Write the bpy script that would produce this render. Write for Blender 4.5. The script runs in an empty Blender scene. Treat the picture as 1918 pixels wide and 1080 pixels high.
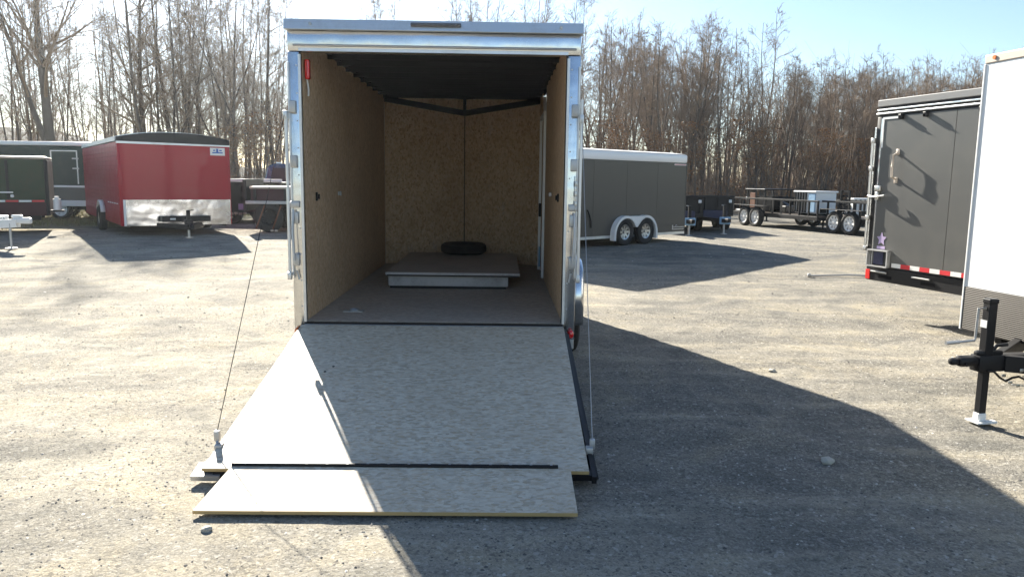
import bpy, bmesh, math, random
import numpy as np
from mathutils import Vector, Matrix
R = math.radians
S = bpy.context.scene
COL = S.collection

# ------------------------------------------------------------------ camera, light, exposure
cam = bpy.data.cameras.new('camera')
cam.sensor_width = 36.0
cam.lens = 1433.4 / 1918 * 36.0
cam.clip_start = 0.05
cam.clip_end = 2000
co = bpy.data.objects.new('camera', cam)
COL.objects.link(co)
yaw, pitch, roll, CH = 0.0156, 0.1406, 0.0136, 1.604
f = Vector((math.sin(yaw)*math.cos(pitch), math.cos(yaw)*math.cos(pitch), -math.sin(pitch)))
r_ = Vector((math.cos(yaw), -math.sin(yaw), 0)); u_ = r_.cross(f)
cr, sr = math.cos(roll), math.sin(roll)
r2 = r_*cr + u_*sr; u2 = -r_*sr + u_*cr
M = Matrix((r2, u2, -f)).transposed().to_4x4(); M.translation = (0, 0, CH)
co.matrix_world = M
S.camera = co

SUN_AZ, SUN_EL = -23.6, 27.3            # degrees, azimuth from +Y (negative = left)
w = bpy.data.worlds.new('World'); S.world = w; w.use_nodes = True
nt = w.node_tree; nt.nodes.clear()
sky = nt.nodes.new('ShaderNodeTexSky'); sky.sky_type = 'NISHITA'; sky.sun_disc = False
sky.sun_elevation = R(SUN_EL); sky.sun_rotation = R(SUN_AZ)
sky.air_density = 1.0; sky.dust_density = 0.3; sky.ozone_density = 2.5; sky.altitude = 100
bg = nt.nodes.new('ShaderNodeBackground'); bg.inputs[1].default_value = 0.05
wo = nt.nodes.new('ShaderNodeOutputWorld')
nt.links.new(sky.outputs[0], bg.inputs[0]); nt.links.new(bg.outputs[0], wo.inputs[0])
sl = bpy.data.lights.new('sun', 'SUN'); sl.energy = 5.0; sl.angle = R(0.53); sl.color = (1.0, 0.94, 0.82)
so = bpy.data.objects.new('sun', sl); COL.objects.link(so)
sd = Vector((math.sin(R(SUN_AZ))*math.cos(R(SUN_EL)), math.cos(R(SUN_AZ))*math.cos(R(SUN_EL)), math.sin(R(SUN_EL))))
so.rotation_euler = sd.to_track_quat('Z', 'Y').to_euler(); so.location = (-8, 20, 12)
S.view_settings.view_transform = 'Standard'; S.view_settings.look = 'None'
S.view_settings.exposure = 1.9; S.view_settings.gamma = 1.0; S.view_settings.use_curve_mapping = False

rnd = random.Random(7)
npr = np.random.default_rng(11)

# ------------------------------------------------------------------ helpers
def tag(o, label=None, cat=None, group=None, kind=None):
    if label: o['label'] = label
    if cat: o['category'] = cat
    if group: o['group'] = group
    if kind: o['kind'] = kind
    return o
def thing(name, label, cat, loc=(0, 0, 0), rz=0.0, group=None):
    o = bpy.data.objects.new(name, None); COL.objects.link(o)
    o.location = loc; o.rotation_euler = (0, 0, rz); o.empty_display_size = .2
    return tag(o, label, cat, group)
def new(): return bmesh.new()
def part(name, bm, mat, parent=None, loc=(0, 0, 0), rot=(0, 0, 0), smooth=False, label=None):
    me = bpy.data.meshes.new(name)
    bmesh.ops.recalc_face_normals(bm, faces=bm.faces)
    bm.to_mesh(me); bm.free()
    return inst(name, me, mat, parent, loc, rot, smooth, label)
def inst(name, me, mat=None, parent=None, loc=(0, 0, 0), rot=(0, 0, 0), smooth=False, label=None):
    if mat and not me.materials:
        for m in (mat if isinstance(mat, (list, tuple)) else [mat]): me.materials.append(m)
    if smooth:
        me.polygons.foreach_set('use_smooth', [True]*len(me.polygons))
        me.set_sharp_from_angle(angle=R(35))
    o = bpy.data.objects.new(name, me); COL.objects.link(o)
    o.location = loc; o.rotation_euler = rot
    if parent: o.parent = parent
    if label: o['label'] = label
    return o
def box(bm, lo, hi, bev=0.0, mi=0):
    x0, y0, z0 = lo; x1, y1, z1 = hi
    vs = [bm.verts.new(p) for p in ((x0,y0,z0),(x1,y0,z0),(x1,y1,z0),(x0,y1,z0),(x0,y0,z1),(x1,y0,z1),(x1,y1,z1),(x0,y1,z1))]
    fs = [bm.faces.new([vs[i] for i in q]) for q in ((0,3,2,1),(4,5,6,7),(0,1,5,4),(1,2,6,5),(2,3,7,6),(3,0,4,7))]
    for q in fs: q.material_index = mi
    if bev > 0:
        es = list({e for q in fs for e in q.edges})
        bmesh.ops.bevel(bm, geom=es, offset=bev, segments=2, affect='EDGES', profile=.5, clamp_overlap=True)
    return bm
def cbox(bm, c, s, bev=0.0): return box(bm, (c[0]-s[0]/2, c[1]-s[1]/2, c[2]-s[2]/2), (c[0]+s[0]/2, c[1]+s[1]/2, c[2]+s[2]/2), bev)
def beam(bm, p0, p1, wd, ht, up=(0, 0, 1), bev=0.0):
    p0, p1 = Vector(p0), Vector(p1); d = (p1-p0); L = d.length; d.normalize()
    sx = d.cross(Vector(up)); sx.normalize(); uz = sx.cross(d)
    n0 = len(bm.verts); t = new(); box(t, (0, -wd/2, -ht/2), (L, wd/2, ht/2), bev)
    m = Matrix((d, -sx, uz)).transposed().to_4x4(); m.translation = p0
    t.transform(m); me = bpy.data.meshes.new('tmp'); t.to_mesh(me); t.free(); bm.from_mesh(me); bpy.data.meshes.remove(me)
def tube(bm, pts, r, n=8, cap=True):
    pts = [Vector(p) for p in pts]; rings = []
    prev = None
    for i, p in enumerate(pts):
        d = (pts[min(i+1, len(pts)-1)] - pts[max(i-1, 0)]).normalized()
        a = prev if prev is not None and abs(prev.dot(d)) < .95 else (Vector((0, 0, 1)) if abs(d.z) < .9 else Vector((1, 0, 0)))
        s = d.cross(a).normalized(); t = s.cross(d); prev = a
        rr = r[i] if isinstance(r, (list, tuple)) else r
        rings.append([bm.verts.new(p + (s*math.cos(2*math.pi*k/n) + t*math.sin(2*math.pi*k/n))*rr) for k in range(n)])
    for a, b in zip(rings, rings[1:]):
        for k in range(n): bm.faces.new((a[k], a[(k+1) % n], b[(k+1) % n], b[k]))
    if cap:
        bm.faces.new(rings[0]); bm.faces.new(rings[-1])
def prism(bm, poly, axis, a, b):
    """poly: list of 2D pts, extruded along axis ('x','y','z') from a to b"""
    def P(u, v, t): return {'x': (t, u, v), 'y': (u, t, v), 'z': (u, v, t)}[axis]
    A = [bm.verts.new(P(u, v, a)) for u, v in poly]; B = [bm.verts.new(P(u, v, b)) for u, v in poly]
    bm.faces.new(A); bm.faces.new(B[::-1]); n = len(poly)
    for i in range(n): bm.faces.new((A[i], A[(i+1) % n], B[(i+1) % n], B[i]))
def lathe(bm, prof, axis='y', n=28):
    rings = []
    for r, t in prof:
        rings.append([bm.verts.new({'y': (r*math.cos(2*math.pi*k/n), t, r*math.sin(2*math.pi*k/n)), 'z': (r*math.cos(2*math.pi*k/n), r*math.sin(2*math.pi*k/n), t)}[axis]) for k in range(n)])
    for a, b in zip(rings, rings[1:]):
        for k in range(n): bm.faces.new((a[k], a[(k+1) % n], b[(k+1) % n], b[k]))
def sm(t): t = max(0., min(1., t)); return t*t*(3-2*t)

# ------------------------------------------------------------------ materials
class G:
    """tiny node-graph helper"""
    def __init__(s, name):
        s.m = bpy.data.materials.new(name); s.m.use_nodes = True; s.t = s.m.node_tree
        s.b = s.t.nodes['Principled BSDF']
        s.co = s.n('ShaderNodeTexCoord').outputs['Object']
    def n(s, typ, **kw):
        x = s.t.nodes.new(typ)
        for k, v in kw.items(): setattr(x, k, v)
        return x
    def l(s, a, b): s.t.links.new(a, b)
    def map(s, scale=(1, 1, 1), rot=(0, 0, 0), co=None):
        m = s.n('ShaderNodeMapping'); m.inputs['Scale'].default_value = scale; m.inputs['Rotation'].default_value = rot
        s.l(co or s.co, m.inputs['Vector']); return m.outputs[0]
    def noise(s, scale, detail=4, rough=.6, co=None, dist=0):
        x = s.n('ShaderNodeTexNoise'); x.inputs['Scale'].default_value = scale; x.inputs['Detail'].default_value = detail
        x.inputs['Roughness'].default_value = rough; x.inputs['Distortion'].default_value = dist
        s.l(co or s.co, x.inputs['Vector']); return x.outputs['Fac']
    def vor(s, scale, co=None, feature='F1', out='Distance'):
        x = s.n('ShaderNodeTexVoronoi', feature=feature); x.inputs['Scale'].default_value = scale
        s.l(co or s.co, x.inputs['Vector']); return x.outputs[out]
    def ramp(s, fac, stops):
        x = s.n('ShaderNodeValToRGB'); e = x.color_ramp.elements
        while len(e) < len(stops): e.new(.5)
        for q, (p, c) in zip(e, stops): q.position = p; q.color = (*c, 1) if len(c) == 3 else c
        s.l(fac, x.inputs[0]); return x.outputs[0]
    def mix(s, fac, a, b, mode='MIX'):
        x = s.n('ShaderNodeMix', data_type='RGBA', blend_type=mode)
        for sock, v in ((x.inputs[0], fac), (x.inputs[6], a), (x.inputs[7], b)):
            if isinstance(v, (int, float)): sock.default_value = v
            elif isinstance(v, tuple): sock.default_value = (*v, 1)
            else: s.l(v, sock)
        return x.outputs[2]
    def math(s, op, a, b=0.0):
        x = s.n('ShaderNodeMath', operation=op)
        for sock, v in ((x.inputs[0], a), (x.inputs[1], b)):
            if isinstance(v, (int, float)): sock.default_value = v
            else: s.l(v, sock)
        return x.outputs[0]
    def bump(s, h, st=.3, d=.01):
        x = s.n('ShaderNodeBump'); x.inputs['Strength'].default_value = st; x.inputs['Distance'].default_value = d
        s.l(h, x.inputs['Height']); s.l(x.outputs[0], s.b.inputs['Normal'])
    def set(s, col=None, rough=None, metal=None, coat=None, spec=None):
        for k, v in (('Base Color', col), ('Roughness', rough), ('Metallic', metal), ('Coat Weight', coat), ('Specular IOR Level', spec)):
            if v is None: continue
            if isinstance(v, tuple): s.b.inputs[k].default_value = (*v, 1)
            elif isinstance(v, (int, float)): s.b.inputs[k].default_value = v
            else: s.l(v, s.b.inputs[k])
        return s
def paint(name, c, rough=.35, metal=0, coat=0, dirt=.25, dirtcol=(.22, .18, .13), bump=.0, bs=2.0, bd=.01, spec=None):
    g = G(name); n = g.noise(3.5, 6, .7); n2 = g.noise(40, 3, .6)
    k = g.ramp(g.math('ADD', g.math('MULTIPLY', n, .8), g.math('MULTIPLY', n2, .25)), [(.5, (0, 0, 0)), (.85, (1, 1, 1))])
    g.set(col=g.mix(g.math('MULTIPLY', k, dirt), c, dirtcol), metal=metal, coat=coat, spec=spec)
    g.set(rough=g.math('ADD', g.math('MULTIPLY', n, .25), rough-.1))
    if bump: g.bump(g.noise(bs, 2, .4), bump, bd)
    return g.m
MT = {}
MT['alu'] = paint('polished_aluminium', (.68, .69, .7), .2, 1, dirt=.35, dirtcol=(.38, .34, .27), bump=.5, bs=4, bd=.02)
MT['guard'] = paint('stone_guard_aluminium', (.5, .5, .51), .22, 1, dirt=.25, bump=.8, bs=2.2, bd=.04)
MT['guardgrey'] = paint('dull_grey_metal', (.2, .2, .2), .5, .3, dirt=.3)
MT['aluflat'] = paint('brushed_aluminium', (.66, .67, .68), .42, 1, dirt=.3, bump=.1, bs=9)
MT['galv'] = paint('galvanised_steel', (.5, .5, .5), .5, .9, dirt=.35)
MT['steel'] = paint('bright_zinc_steel', (.55, .55, .54), .35, 1, dirt=.3)
MT['black'] = paint('black_paint', (.009, .009, .011), .42, dirt=.2, dirtcol=(.05, .045, .04), spec=.28)
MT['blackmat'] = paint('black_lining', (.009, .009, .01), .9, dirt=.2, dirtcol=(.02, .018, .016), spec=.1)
MT['white'] = paint('white_enamel', (.8, .8, .78), .35, dirt=.12)
MT['whitegloss'] = paint('white_panel_paint', (.85, .85, .84), .32, coat=.3, dirt=.03)
MT['cream'] = paint('pale_trim', (.5, .43, .36), .4, .3, dirt=.2)
MT['red'] = paint('red_panel_paint', (.36, .005, .02), .38, coat=.12, spec=.25, dirt=.06, bump=.5, bs=1.6, bd=.03)
MT['redside'] = paint('red_siding_paint', (.38, .008, .025), .4, coat=.2, spec=.3, dirt=.1)
MT['charcoal'] = paint('charcoal_panel_paint', (.082, .082, .078), .42, coat=.15, dirt=.12)
MT['olive'] = paint('grey_panel_paint', (.058, .054, .047), .42, coat=.15, dirt=.1, bump=.12, bs=1.5, bd=.02)
MT['dkgreen'] = paint('dark_green_paint', (.008, .032, .03), .4, coat=.1, spec=.25, dirt=.15, bump=.2, bs=1.5, bd=.02)
MT['dkgreen2'] = paint('deep_green_paint', (.012, .034, .014), .4, coat=.1, spec=.25, dirt=.25, dirtcol=(.12, .05, .03))
MT['maroon'] = paint('maroon_paint_and_tint', (.045, .008, .014), .45, dirt=.2, dirtcol=(.08, .06, .05), spec=.25)
MT['blue'] = paint('blue_truck_paint', (.02, .06, .14), .25, coat=.8, dirt=.1)
MT['bluelabel'] = paint('pale_blue_plate', (.25, .42, .6), .5, dirt=.1)
MT['deepblue'] = paint('deep_blue_box', (.012, .016, .06), .5, dirt=.2)
MT['rust'] = paint('rusty_steel', (.18, .07, .035), .8, dirt=.4, dirtcol=(.05, .03, .02))
MT['redlens'] = paint('red_lens', (.75, .01, .01), .15, coat=1, dirt=.0)
MT['amber'] = paint('amber_lens', (.8, .2, .03), .2, coat=.6, dirt=0)
MT['redtape'] = paint('red_reflective_tape', (.6, .02, .03), .4, dirt=.1)
MT['whitetape'] = paint('white_reflective_tape', (.75, .75, .72), .4, dirt=.1)
MT['greytape'] = paint('smoked_lens', (.09, .09, .1), .3, coat=.5, dirt=0)
MT['purple'] = paint('violet_decal', (.45, .35, .55), .5, dirt=.1)
MT['bluetext'] = paint('blue_print', (.05, .12, .4), .5, dirt=0)
MT['pinktext'] = paint('faded_red_print', (.6, .2, .22), .5, dirt=0)
MT['deckboard'] = paint('weathered_board', (.11, .085, .065), .8, dirt=.4, dirtcol=(.1, .09, .08))
MT['rubber'] = paint('tyre_rubber', (.022, .021, .02), .8, dirt=.5, dirtcol=(.12, .11, .09))
MT['glass'] = G('dark_glass').set(col=(.03, .04, .05), rough=.08, coat=1.0).m
MT['concrete'] = paint('grey_slab_laminate', (.5, .44, .39), .45, dirt=.35, dirtcol=(.14, .13, .12))
MT['slabface'] = paint('scuffed_pale_edge', (.46, .43, .41), .6, dirt=1.0, dirtcol=(.14, .13, .12))
MT['ply_edge'] = paint('plywood_edge', (.52, .36, .16), .7, dirt=.4, dirtcol=(.2, .12, .06))

def flakes(name, base, dark, light, warm, scale=34, rough=.6, contrast=1.0, stain=None, bumpst=.12, spec=.4, blot=.5):
    """pressed strand board: overlapping long flakes of differing tone"""
    g = G(name); cols = []
    for i, (rz, sx) in enumerate(((.35, .45), (1.55, .42), (2.6, .5))):
        v = g.n('ShaderNodeTexVoronoi', feature='F1'); v.inputs['Scale'].default_value = scale*(1+.3*i)
        g.l(g.map((sx, 1, sx), (rz*.7, rz*.4, rz)), v.inputs['Vector'])
        s = g.n('ShaderNodeSeparateColor'); g.l(v.outputs['Color'], s.inputs[0]); cols.append(s)
    a = g.mix(g.math('MULTIPLY', cols[0].outputs[0], contrast), base, light)
    b = g.mix(g.math('MULTIPLY', g.math('POWER', cols[1].outputs[1], 2.2), .9*contrast), a, dark)
    c = g.mix(g.math('MULTIPLY', g.math('POWER', cols[2].outputs[2], 3), .7*contrast), b, warm)
    n = g.noise(1.6, 5, .6); k = g.ramp(n, [(.42, (0, 0, 0)), (.72, (1, 1, 1))])
    c = g.mix(g.math('MULTIPLY', k, .35), c, stain or dark)
    n3 = g.noise(7, 6, .75); k3 = g.ramp(n3, [(.58, (0, 0, 0)), (.72, (1, 1, 1))])
    c = g.mix(g.math('MULTIPLY', k3, .3), c, dark)
    n4 = g.noise(14, 9, .8, dist=.8); k4 = g.ramp(n4, [(.53, (0, 0, 0)), (.7, (1, 1, 1))])
    big = g.ramp(g.noise(2.3, 4, .6, dist=.5), [(.4, (.25, .25, .25)), (.65, (1, 1, 1))])
    c = g.mix(g.math('MULTIPLY', g.math('MULTIPLY', k4, big), blot), c, (.2, .125, .065))
    sc = g.ramp(g.noise(5, 7, .7, co=g.map((.35, 2.2, 1), (0, 0, .5))), [(.6, (0, 0, 0)), (.68, (1, 1, 1))])
    c = g.mix(g.math('MULTIPLY', sc, blot*.35), c, (.6, .57, .52))
    g.set(col=c, rough=rough, spec=spec); g.bump(cols[0].outputs[1], bumpst, .003)
    return g.m
MT['osb'] = flakes('pale_strand_board', (.62, .55, .44), (.36, .29, .21), (.7, .64, .53), (.52, .37, .22), 60, stain=(.42, .34, .25), contrast=.9, blot=.8)
MT['osbwall'] = flakes('tan_strand_board', (.62, .44, .265), (.38, .23, .125), (.7, .53, .36), (.58, .36, .19), 60, stain=(.36, .23, .13), blot=.7)
MT['osbfloor'] = flakes('scuffed_board_floor', (.5, .42, .34), (.3, .24, .19), (.58, .52, .44), (.48, .35, .25), 60, stain=(.3, .29, .27))

def tread():
    g = G('tread_plate_aluminium')
    w1 = g.n('ShaderNodeTexWave', wave_type='BANDS', bands_direction='Z'); w1.inputs['Scale'].default_value = 22; g.l(g.co, w1.inputs['Vector'])
    w2 = g.n('ShaderNodeTexWave', wave_type='BANDS', bands_direction='Y'); w2.inputs['Scale'].default_value = 9; g.l(g.co, w2.inputs['Vector'])
    h = g.math('MULTIPLY', w1.outputs['Fac'], w2.outputs['Fac'])
    g.set(col=g.mix(g.noise(3, 4), (.06, .053, .046), (.1, .09, .08)), metal=.35, rough=.5)
    g.bump(g.math('ADD', h, g.math('MULTIPLY', w1.outputs['Fac'], .6)), .45, .005)
    return g.m
MT['tread'] = tread()

def ground_mat():
    g = G('gravel_yard')
    geo = g.n('ShaderNodeNewGeometry'); P = geo.outputs['Position']
    big = g.noise(.22, 4, .55, co=P, dist=.6)
    med = g.noise(1.3, 6, .65, co=P, dist=.4)
    streak = g.noise(1.0, 5, .6, co=g.map((.28, 1.7, 1), (0, 0, .25), co=P), dist=1.2)
    fine = g.noise(38, 5, .75, co=P); wn = g.n('ShaderNodeTexNoise'); wn.inputs['Scale'].default_value = 30; wn.inputs['Detail'].default_value = 3; g.l(P, wn.inputs['Vector']); PW = g.mix(.035, P, wn.outputs['Color'], 'ADD'); grit = g.vor(120, co=PW, out='Color'); pe = g.vor(55, co=PW, out='Color')
    base = g.ramp(med, [(.3, (.19, .172, .14)), (.5, (.3, .272, .22)), (.7, (.42, .378, .3))])
    base = g.mix(g.ramp(streak, [(.46, (0, 0, 0)), (.64, (1, 1, 1))]), base, (.48, .43, .335))
    base = g.mix(g.math('MULTIPLY', g.ramp(big, [(.45, (0, 0, 0)), (.65, (1, 1, 1))]), .55), base, (.37, .335, .27))
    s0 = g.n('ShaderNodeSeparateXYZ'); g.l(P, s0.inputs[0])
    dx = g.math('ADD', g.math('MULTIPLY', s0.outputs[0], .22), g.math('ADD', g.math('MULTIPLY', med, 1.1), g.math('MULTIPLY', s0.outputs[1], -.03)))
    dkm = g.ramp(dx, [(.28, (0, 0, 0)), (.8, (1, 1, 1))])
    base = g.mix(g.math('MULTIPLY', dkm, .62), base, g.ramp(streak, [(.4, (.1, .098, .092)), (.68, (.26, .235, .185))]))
    sc = g.n('ShaderNodeSeparateColor'); g.l(grit, sc.inputs[0]); sp = g.n('ShaderNodeSeparateColor'); g.l(pe, sp.inputs[0])
    dk = g.ramp(med, [(.35, (1, 1, 1)), (.7, (.35, .35, .35))])
    base = g.mix(g.math('MULTIPLY', g.math('POWER', sc.outputs[0], 2.0), g.math('MULTIPLY', dk, .75)), base, (.085, .08, .075))
    base = g.mix(g.math('MULTIPLY', g.math('POWER', sc.outputs[1], 3.0), .55), base, (.46, .43, .37))
    base = g.mix(g.math('MULTIPLY', g.math('POWER', sp.outputs[0], 7.0), g.math('MULTIPLY', dk, .8)), base, (.1, .095, .09))
    base = g.mix(g.math('MULTIPLY', g.math('POWER', sp.outputs[1], 12.0), .6), base, (.5, .47, .42))
    # dry grass and leaf litter further out
    sx = g.n('ShaderNodeSeparateXYZ'); g.l(P, sx.inputs[0])
    yy = g.math('ADD', sx.outputs[1], g.math('MULTIPLY', med, 8))
    far = g.ramp(g.math('MULTIPLY', yy, .01), [(.375, (0, 0, 0)), (.42, (1, 1, 1))])
    base = g.mix(far, base, g.mix(fine, (.1, .055, .03), (.26, .16, .085)))
    xl = g.math('ADD', g.math('MULTIPLY', sx.outputs[0], -1), g.math('ADD', g.math('MULTIPLY', sx.outputs[1], .75), g.math('MULTIPLY', med, 5)))
    gr = g.ramp(g.math('MULTIPLY', xl, .01), [(.275, (0, 0, 0)), (.31, (1, 1, 1))])
    side = g.ramp(g.math('MULTIPLY', g.math('MULTIPLY', sx.outputs[0], -1), .1), [(.74, (0, 0, 0)), (.9, (1, 1, 1))])
    gr2 = g.math('MULTIPLY', g.math('MULTIPLY', gr, side), .8)
    base = g.mix(gr2, base, g.mix(fine, (.2, .16, .07), (.34, .28, .13)))
    sw = g.ramp(g.noise(.75, 6, .62, co=P, dist=2.2), [(.36, (.68, .7, .72)), (.5, (1, 1, 1)), (.64, (1.22, 1.17, 1.05))])
    base = g.mix(.75, base, sw, 'MULTIPLY')
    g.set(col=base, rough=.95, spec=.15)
    h = g.math('ADD', g.math('MULTIPLY', fine, .6), g.math('ADD', g.math('MULTIPLY', sc.outputs[2], .35), g.math('MULTIPLY', g.math('POWER', sp.outputs[2], 3.0), .35)))
    g.bump(h, .9, .016)
    return g.m
MT['ground'] = ground_mat()

def attr_mat(name, stops, rough=.85, attr='tone', trans=0):
    g = G(name); a = g.n('ShaderNodeAttribute', attribute_name=attr); g.set(col=g.ramp(a.outputs['Fac'], stops), rough=rough, spec=.2); return g.m
MT['stone'] = attr_mat('gravel_stones', [(0, (.09, .085, .08)), (.45, (.2, .185, .16)), (.8, (.36, .33, .28)), (1, (.6, .57, .52))])
MT['leaf'] = attr_mat('dry_brown_leaves', [(0, (.1, .045, .02)), (.5, (.28, .13, .05)), (1, (.42, .25, .12))])
MT['grass'] = attr_mat('dry_grass_blades', [(0, (.17, .13, .06)), (.6, (.33, .27, .13)), (1, (.22, .24, .09))])
def bark(name, a, b):
    g = G(name); n = g.noise(1.2, 5, .7, co=g.map((5, 5, .7)))
    oi = g.n('ShaderNodeObjectInfo')
    c = g.mix(n, a, b); c = g.mix(g.math('MULTIPLY', oi.outputs['Random'], .5), c, (.05, .042, .038))
    g.set(col=c, rough=.9, spec=.2); return g.m
MT['bark'] = bark('grey_brown_bark', (.085, .068, .055), (.2, .165, .135))
MT['twig'] = bark('brown_twigs', (.2, .14, .095), (.36, .265, .185))

# ------------------------------------------------------------------ terrain
def gz(x, y): return .2*sm((y-9)/9.)
def vnoise(x, y, f, seed):
    r = np.random.default_rng(seed); T = r.random((256, 256))
    X = x*f+37.3; Y = y*f+11.7; xi = np.floor(X).astype(int); yi = np.floor(Y).astype(int)
    u = X-xi; v = Y-yi; u = u*u*(3-2*u); v = v*v*(3-2*v); a = xi % 256; b = yi % 256; a1 = (a+1) % 256; b1 = (b+1) % 256
    return (T[a, b]*(1-u)+T[a1, b]*u)*(1-v)+(T[a, b1]*(1-u)+T[a1, b1]*u)*v-.5
def axis(d0, d1, step, lo, hi, g=1.09):
    a = list(np.arange(d0, d1, step)); s = step
    while a[-1] < hi: s *= g; a.append(a[-1]+s)
    s = step; b = []
    x = d0
    while x > lo: s *= g; x -= s; b.append(x)
    return np.array(b[::-1]+a)
def relief(X, Y):
    near = np.clip((Y-1.0)/2, 0, 1)*0+1
    h = .02*vnoise(X, Y, .45, 1) + .018*vnoise(X, Y, 1.3, 2) + .012*vnoise(X, Y, 4, 3) + .010*vnoise(X, Y, 11, 4)
    pad = np.clip(1-np.maximum(np.abs(X+.5)-1.3, 0)/.4, 0, 1)*np.clip(1-np.maximum(np.abs(Y-3.75)-.6, 0)/.4, 0, 1)
    return h*(1-pad*.7)
def terrain(X, Y):
    t = np.clip((Y-9)/9., 0, 1); return .2*t*t*(3-2*t)
def build_ground():
    xs = axis(-5.0, 5.5, .035, -900, 900); ys = axis(1.6, 8.0, .035, -600, 1200)
    X, Y = np.meshgrid(xs, ys, indexing='ij')
    Z = terrain(X, Y)+relief(X, Y)
    nx, ny = len(xs), len(ys)
    me = bpy.data.meshes.new('ground'); me.vertices.add(nx*ny)
    me.vertices.foreach_set('co', np.stack([X, Y, Z], -1).reshape(-1).astype(np.float32))
    i, j = np.meshgrid(np.arange(nx-1), np.arange(ny-1), indexing='ij')
    a = (i*ny+j).ravel(); q = np.stack([a, a+ny, a+ny+1, a+1], -1)
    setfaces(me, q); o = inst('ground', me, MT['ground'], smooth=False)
    me.polygons.foreach_set('use_smooth', np.ones(len(q), bool))
    return tag(o, 'pale gravel and dirt trailer yard', kind='structure')
def setfaces(me, q):
    n, k = q.shape
    me.loops.add(n*k); me.loops.foreach_set('vertex_index', q.reshape(-1).astype(np.int32))
    me.polygons.add(n); me.polygons.foreach_set('loop_start', np.arange(0, n*k, k, dtype=np.int32))
    me.update(calc_edges=True)
def rawmesh(name, V, F, mat, tone=None):
    me = bpy.data.meshes.new(name); me.vertices.add(len(V)); me.vertices.foreach_set('co', V.reshape(-1).astype(np.float32))
    setfaces(me, F)
    if tone is not None:
        at = me.attributes.new('tone', 'FLOAT', 'POINT'); at.data.foreach_set('value', tone.astype(np.float32))
    return me
build_ground()

def stones(name, n, xr, yr, s0, s1, seed, label):
    r = np.random.default_rng(seed)
    x = r.uniform(*xr, n); y = r.uniform(yr[0], yr[1], n)
    cl = vnoise(x, y, 1.1, 9)+.6*vnoise(x, y, 3.5, 10)
    keep = cl + r.random(n)*.7 > .12
    keep &= ~((x > -1.55) & (x < .5) & (y > 3.5) & (y < 5.5))
    x, y = x[keep], y[keep]; n = len(x)
    z = terrain(x, y)+relief(x, y)
    s = s0+(s1-s0)*r.random(n)**3.5
    base = np.array([(1, 0, 0), (.3, .9, 0), (-.8, .6, 0), (-.8, -.6, 0), (.3, -1, 0), (.15, .05, .7), (-.3, .2, .55)], float)
    F = np.array([(0, 1, 5), (1, 6, 5), (1, 2, 6), (2, 3, 6), (3, 5, 6), (3, 4, 5), (4, 0, 5)])
    an = r.random(n)*6.283; c, q = np.cos(an), np.sin(an)
    V = base[None]*s[:, None, None]*r.uniform(.55, 1.2, (n, 7, 3))
    V[:, :, 2] *= .9
    Vx = V[:, :, 0]*c[:, None]-V[:, :, 1]*q[:, None]; Vy = V[:, :, 0]*q[:, None]+V[:, :, 1]*c[:, None]
    V = np.stack([Vx+x[:, None], Vy+y[:, None], V[:, :, 2]+z[:, None]-.15*s[:, None]], -1)
    FF = (F[None]+np.arange(n)[:, None, None]*7).reshape(-1, 3)
    me = rawmesh(name, V.reshape(-1, 3), FF, None, np.repeat(r.random(n)**1.3, 7))
    return tag(inst(name, me, MT['stone']), label, 'gravel', kind='stuff')
stones('gravel', 90000, (-5.5, 5.5), (2.2, 9.5), .0025, .014, 5, 'loose small stones scattered over the yard in front')
stones('gravel', 9000, (-13, 12), (8, 22), .008, .03, 6, 'coarser loose stones lying across the middle of the yard')
def rock(x, y, s, label, sd):
    rr = random.Random(sd); b = new(); bmesh.ops.create_icosphere(b, subdivisions=2, radius=s)
    for v in b.verts: v.co *= rr.uniform(.8, 1.12); v.co.z *= .6
    o = part('rock', b, None, loc=(x, y, gz(x, y)+s*.25), rot=(0, 0, rr.random()*6)); o.data.materials.append(MT['rockm']); tag(o, label, 'rock')
MT['rockm'] = paint('pale_rock', (.42, .39, .33), .85, dirt=.4)
rock(2.35, 6.4, .035, 'fist sized pale rock lying on sunlit gravel near the long shadow edge', 3)
rock(1.92, 4.25, .04, 'flat pale rock lying inside the long trailer shadow', 4)
rock(-1.33, 3.33, .025, 'small grey rock in front of the ramp flap near its left corner', 5)

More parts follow.
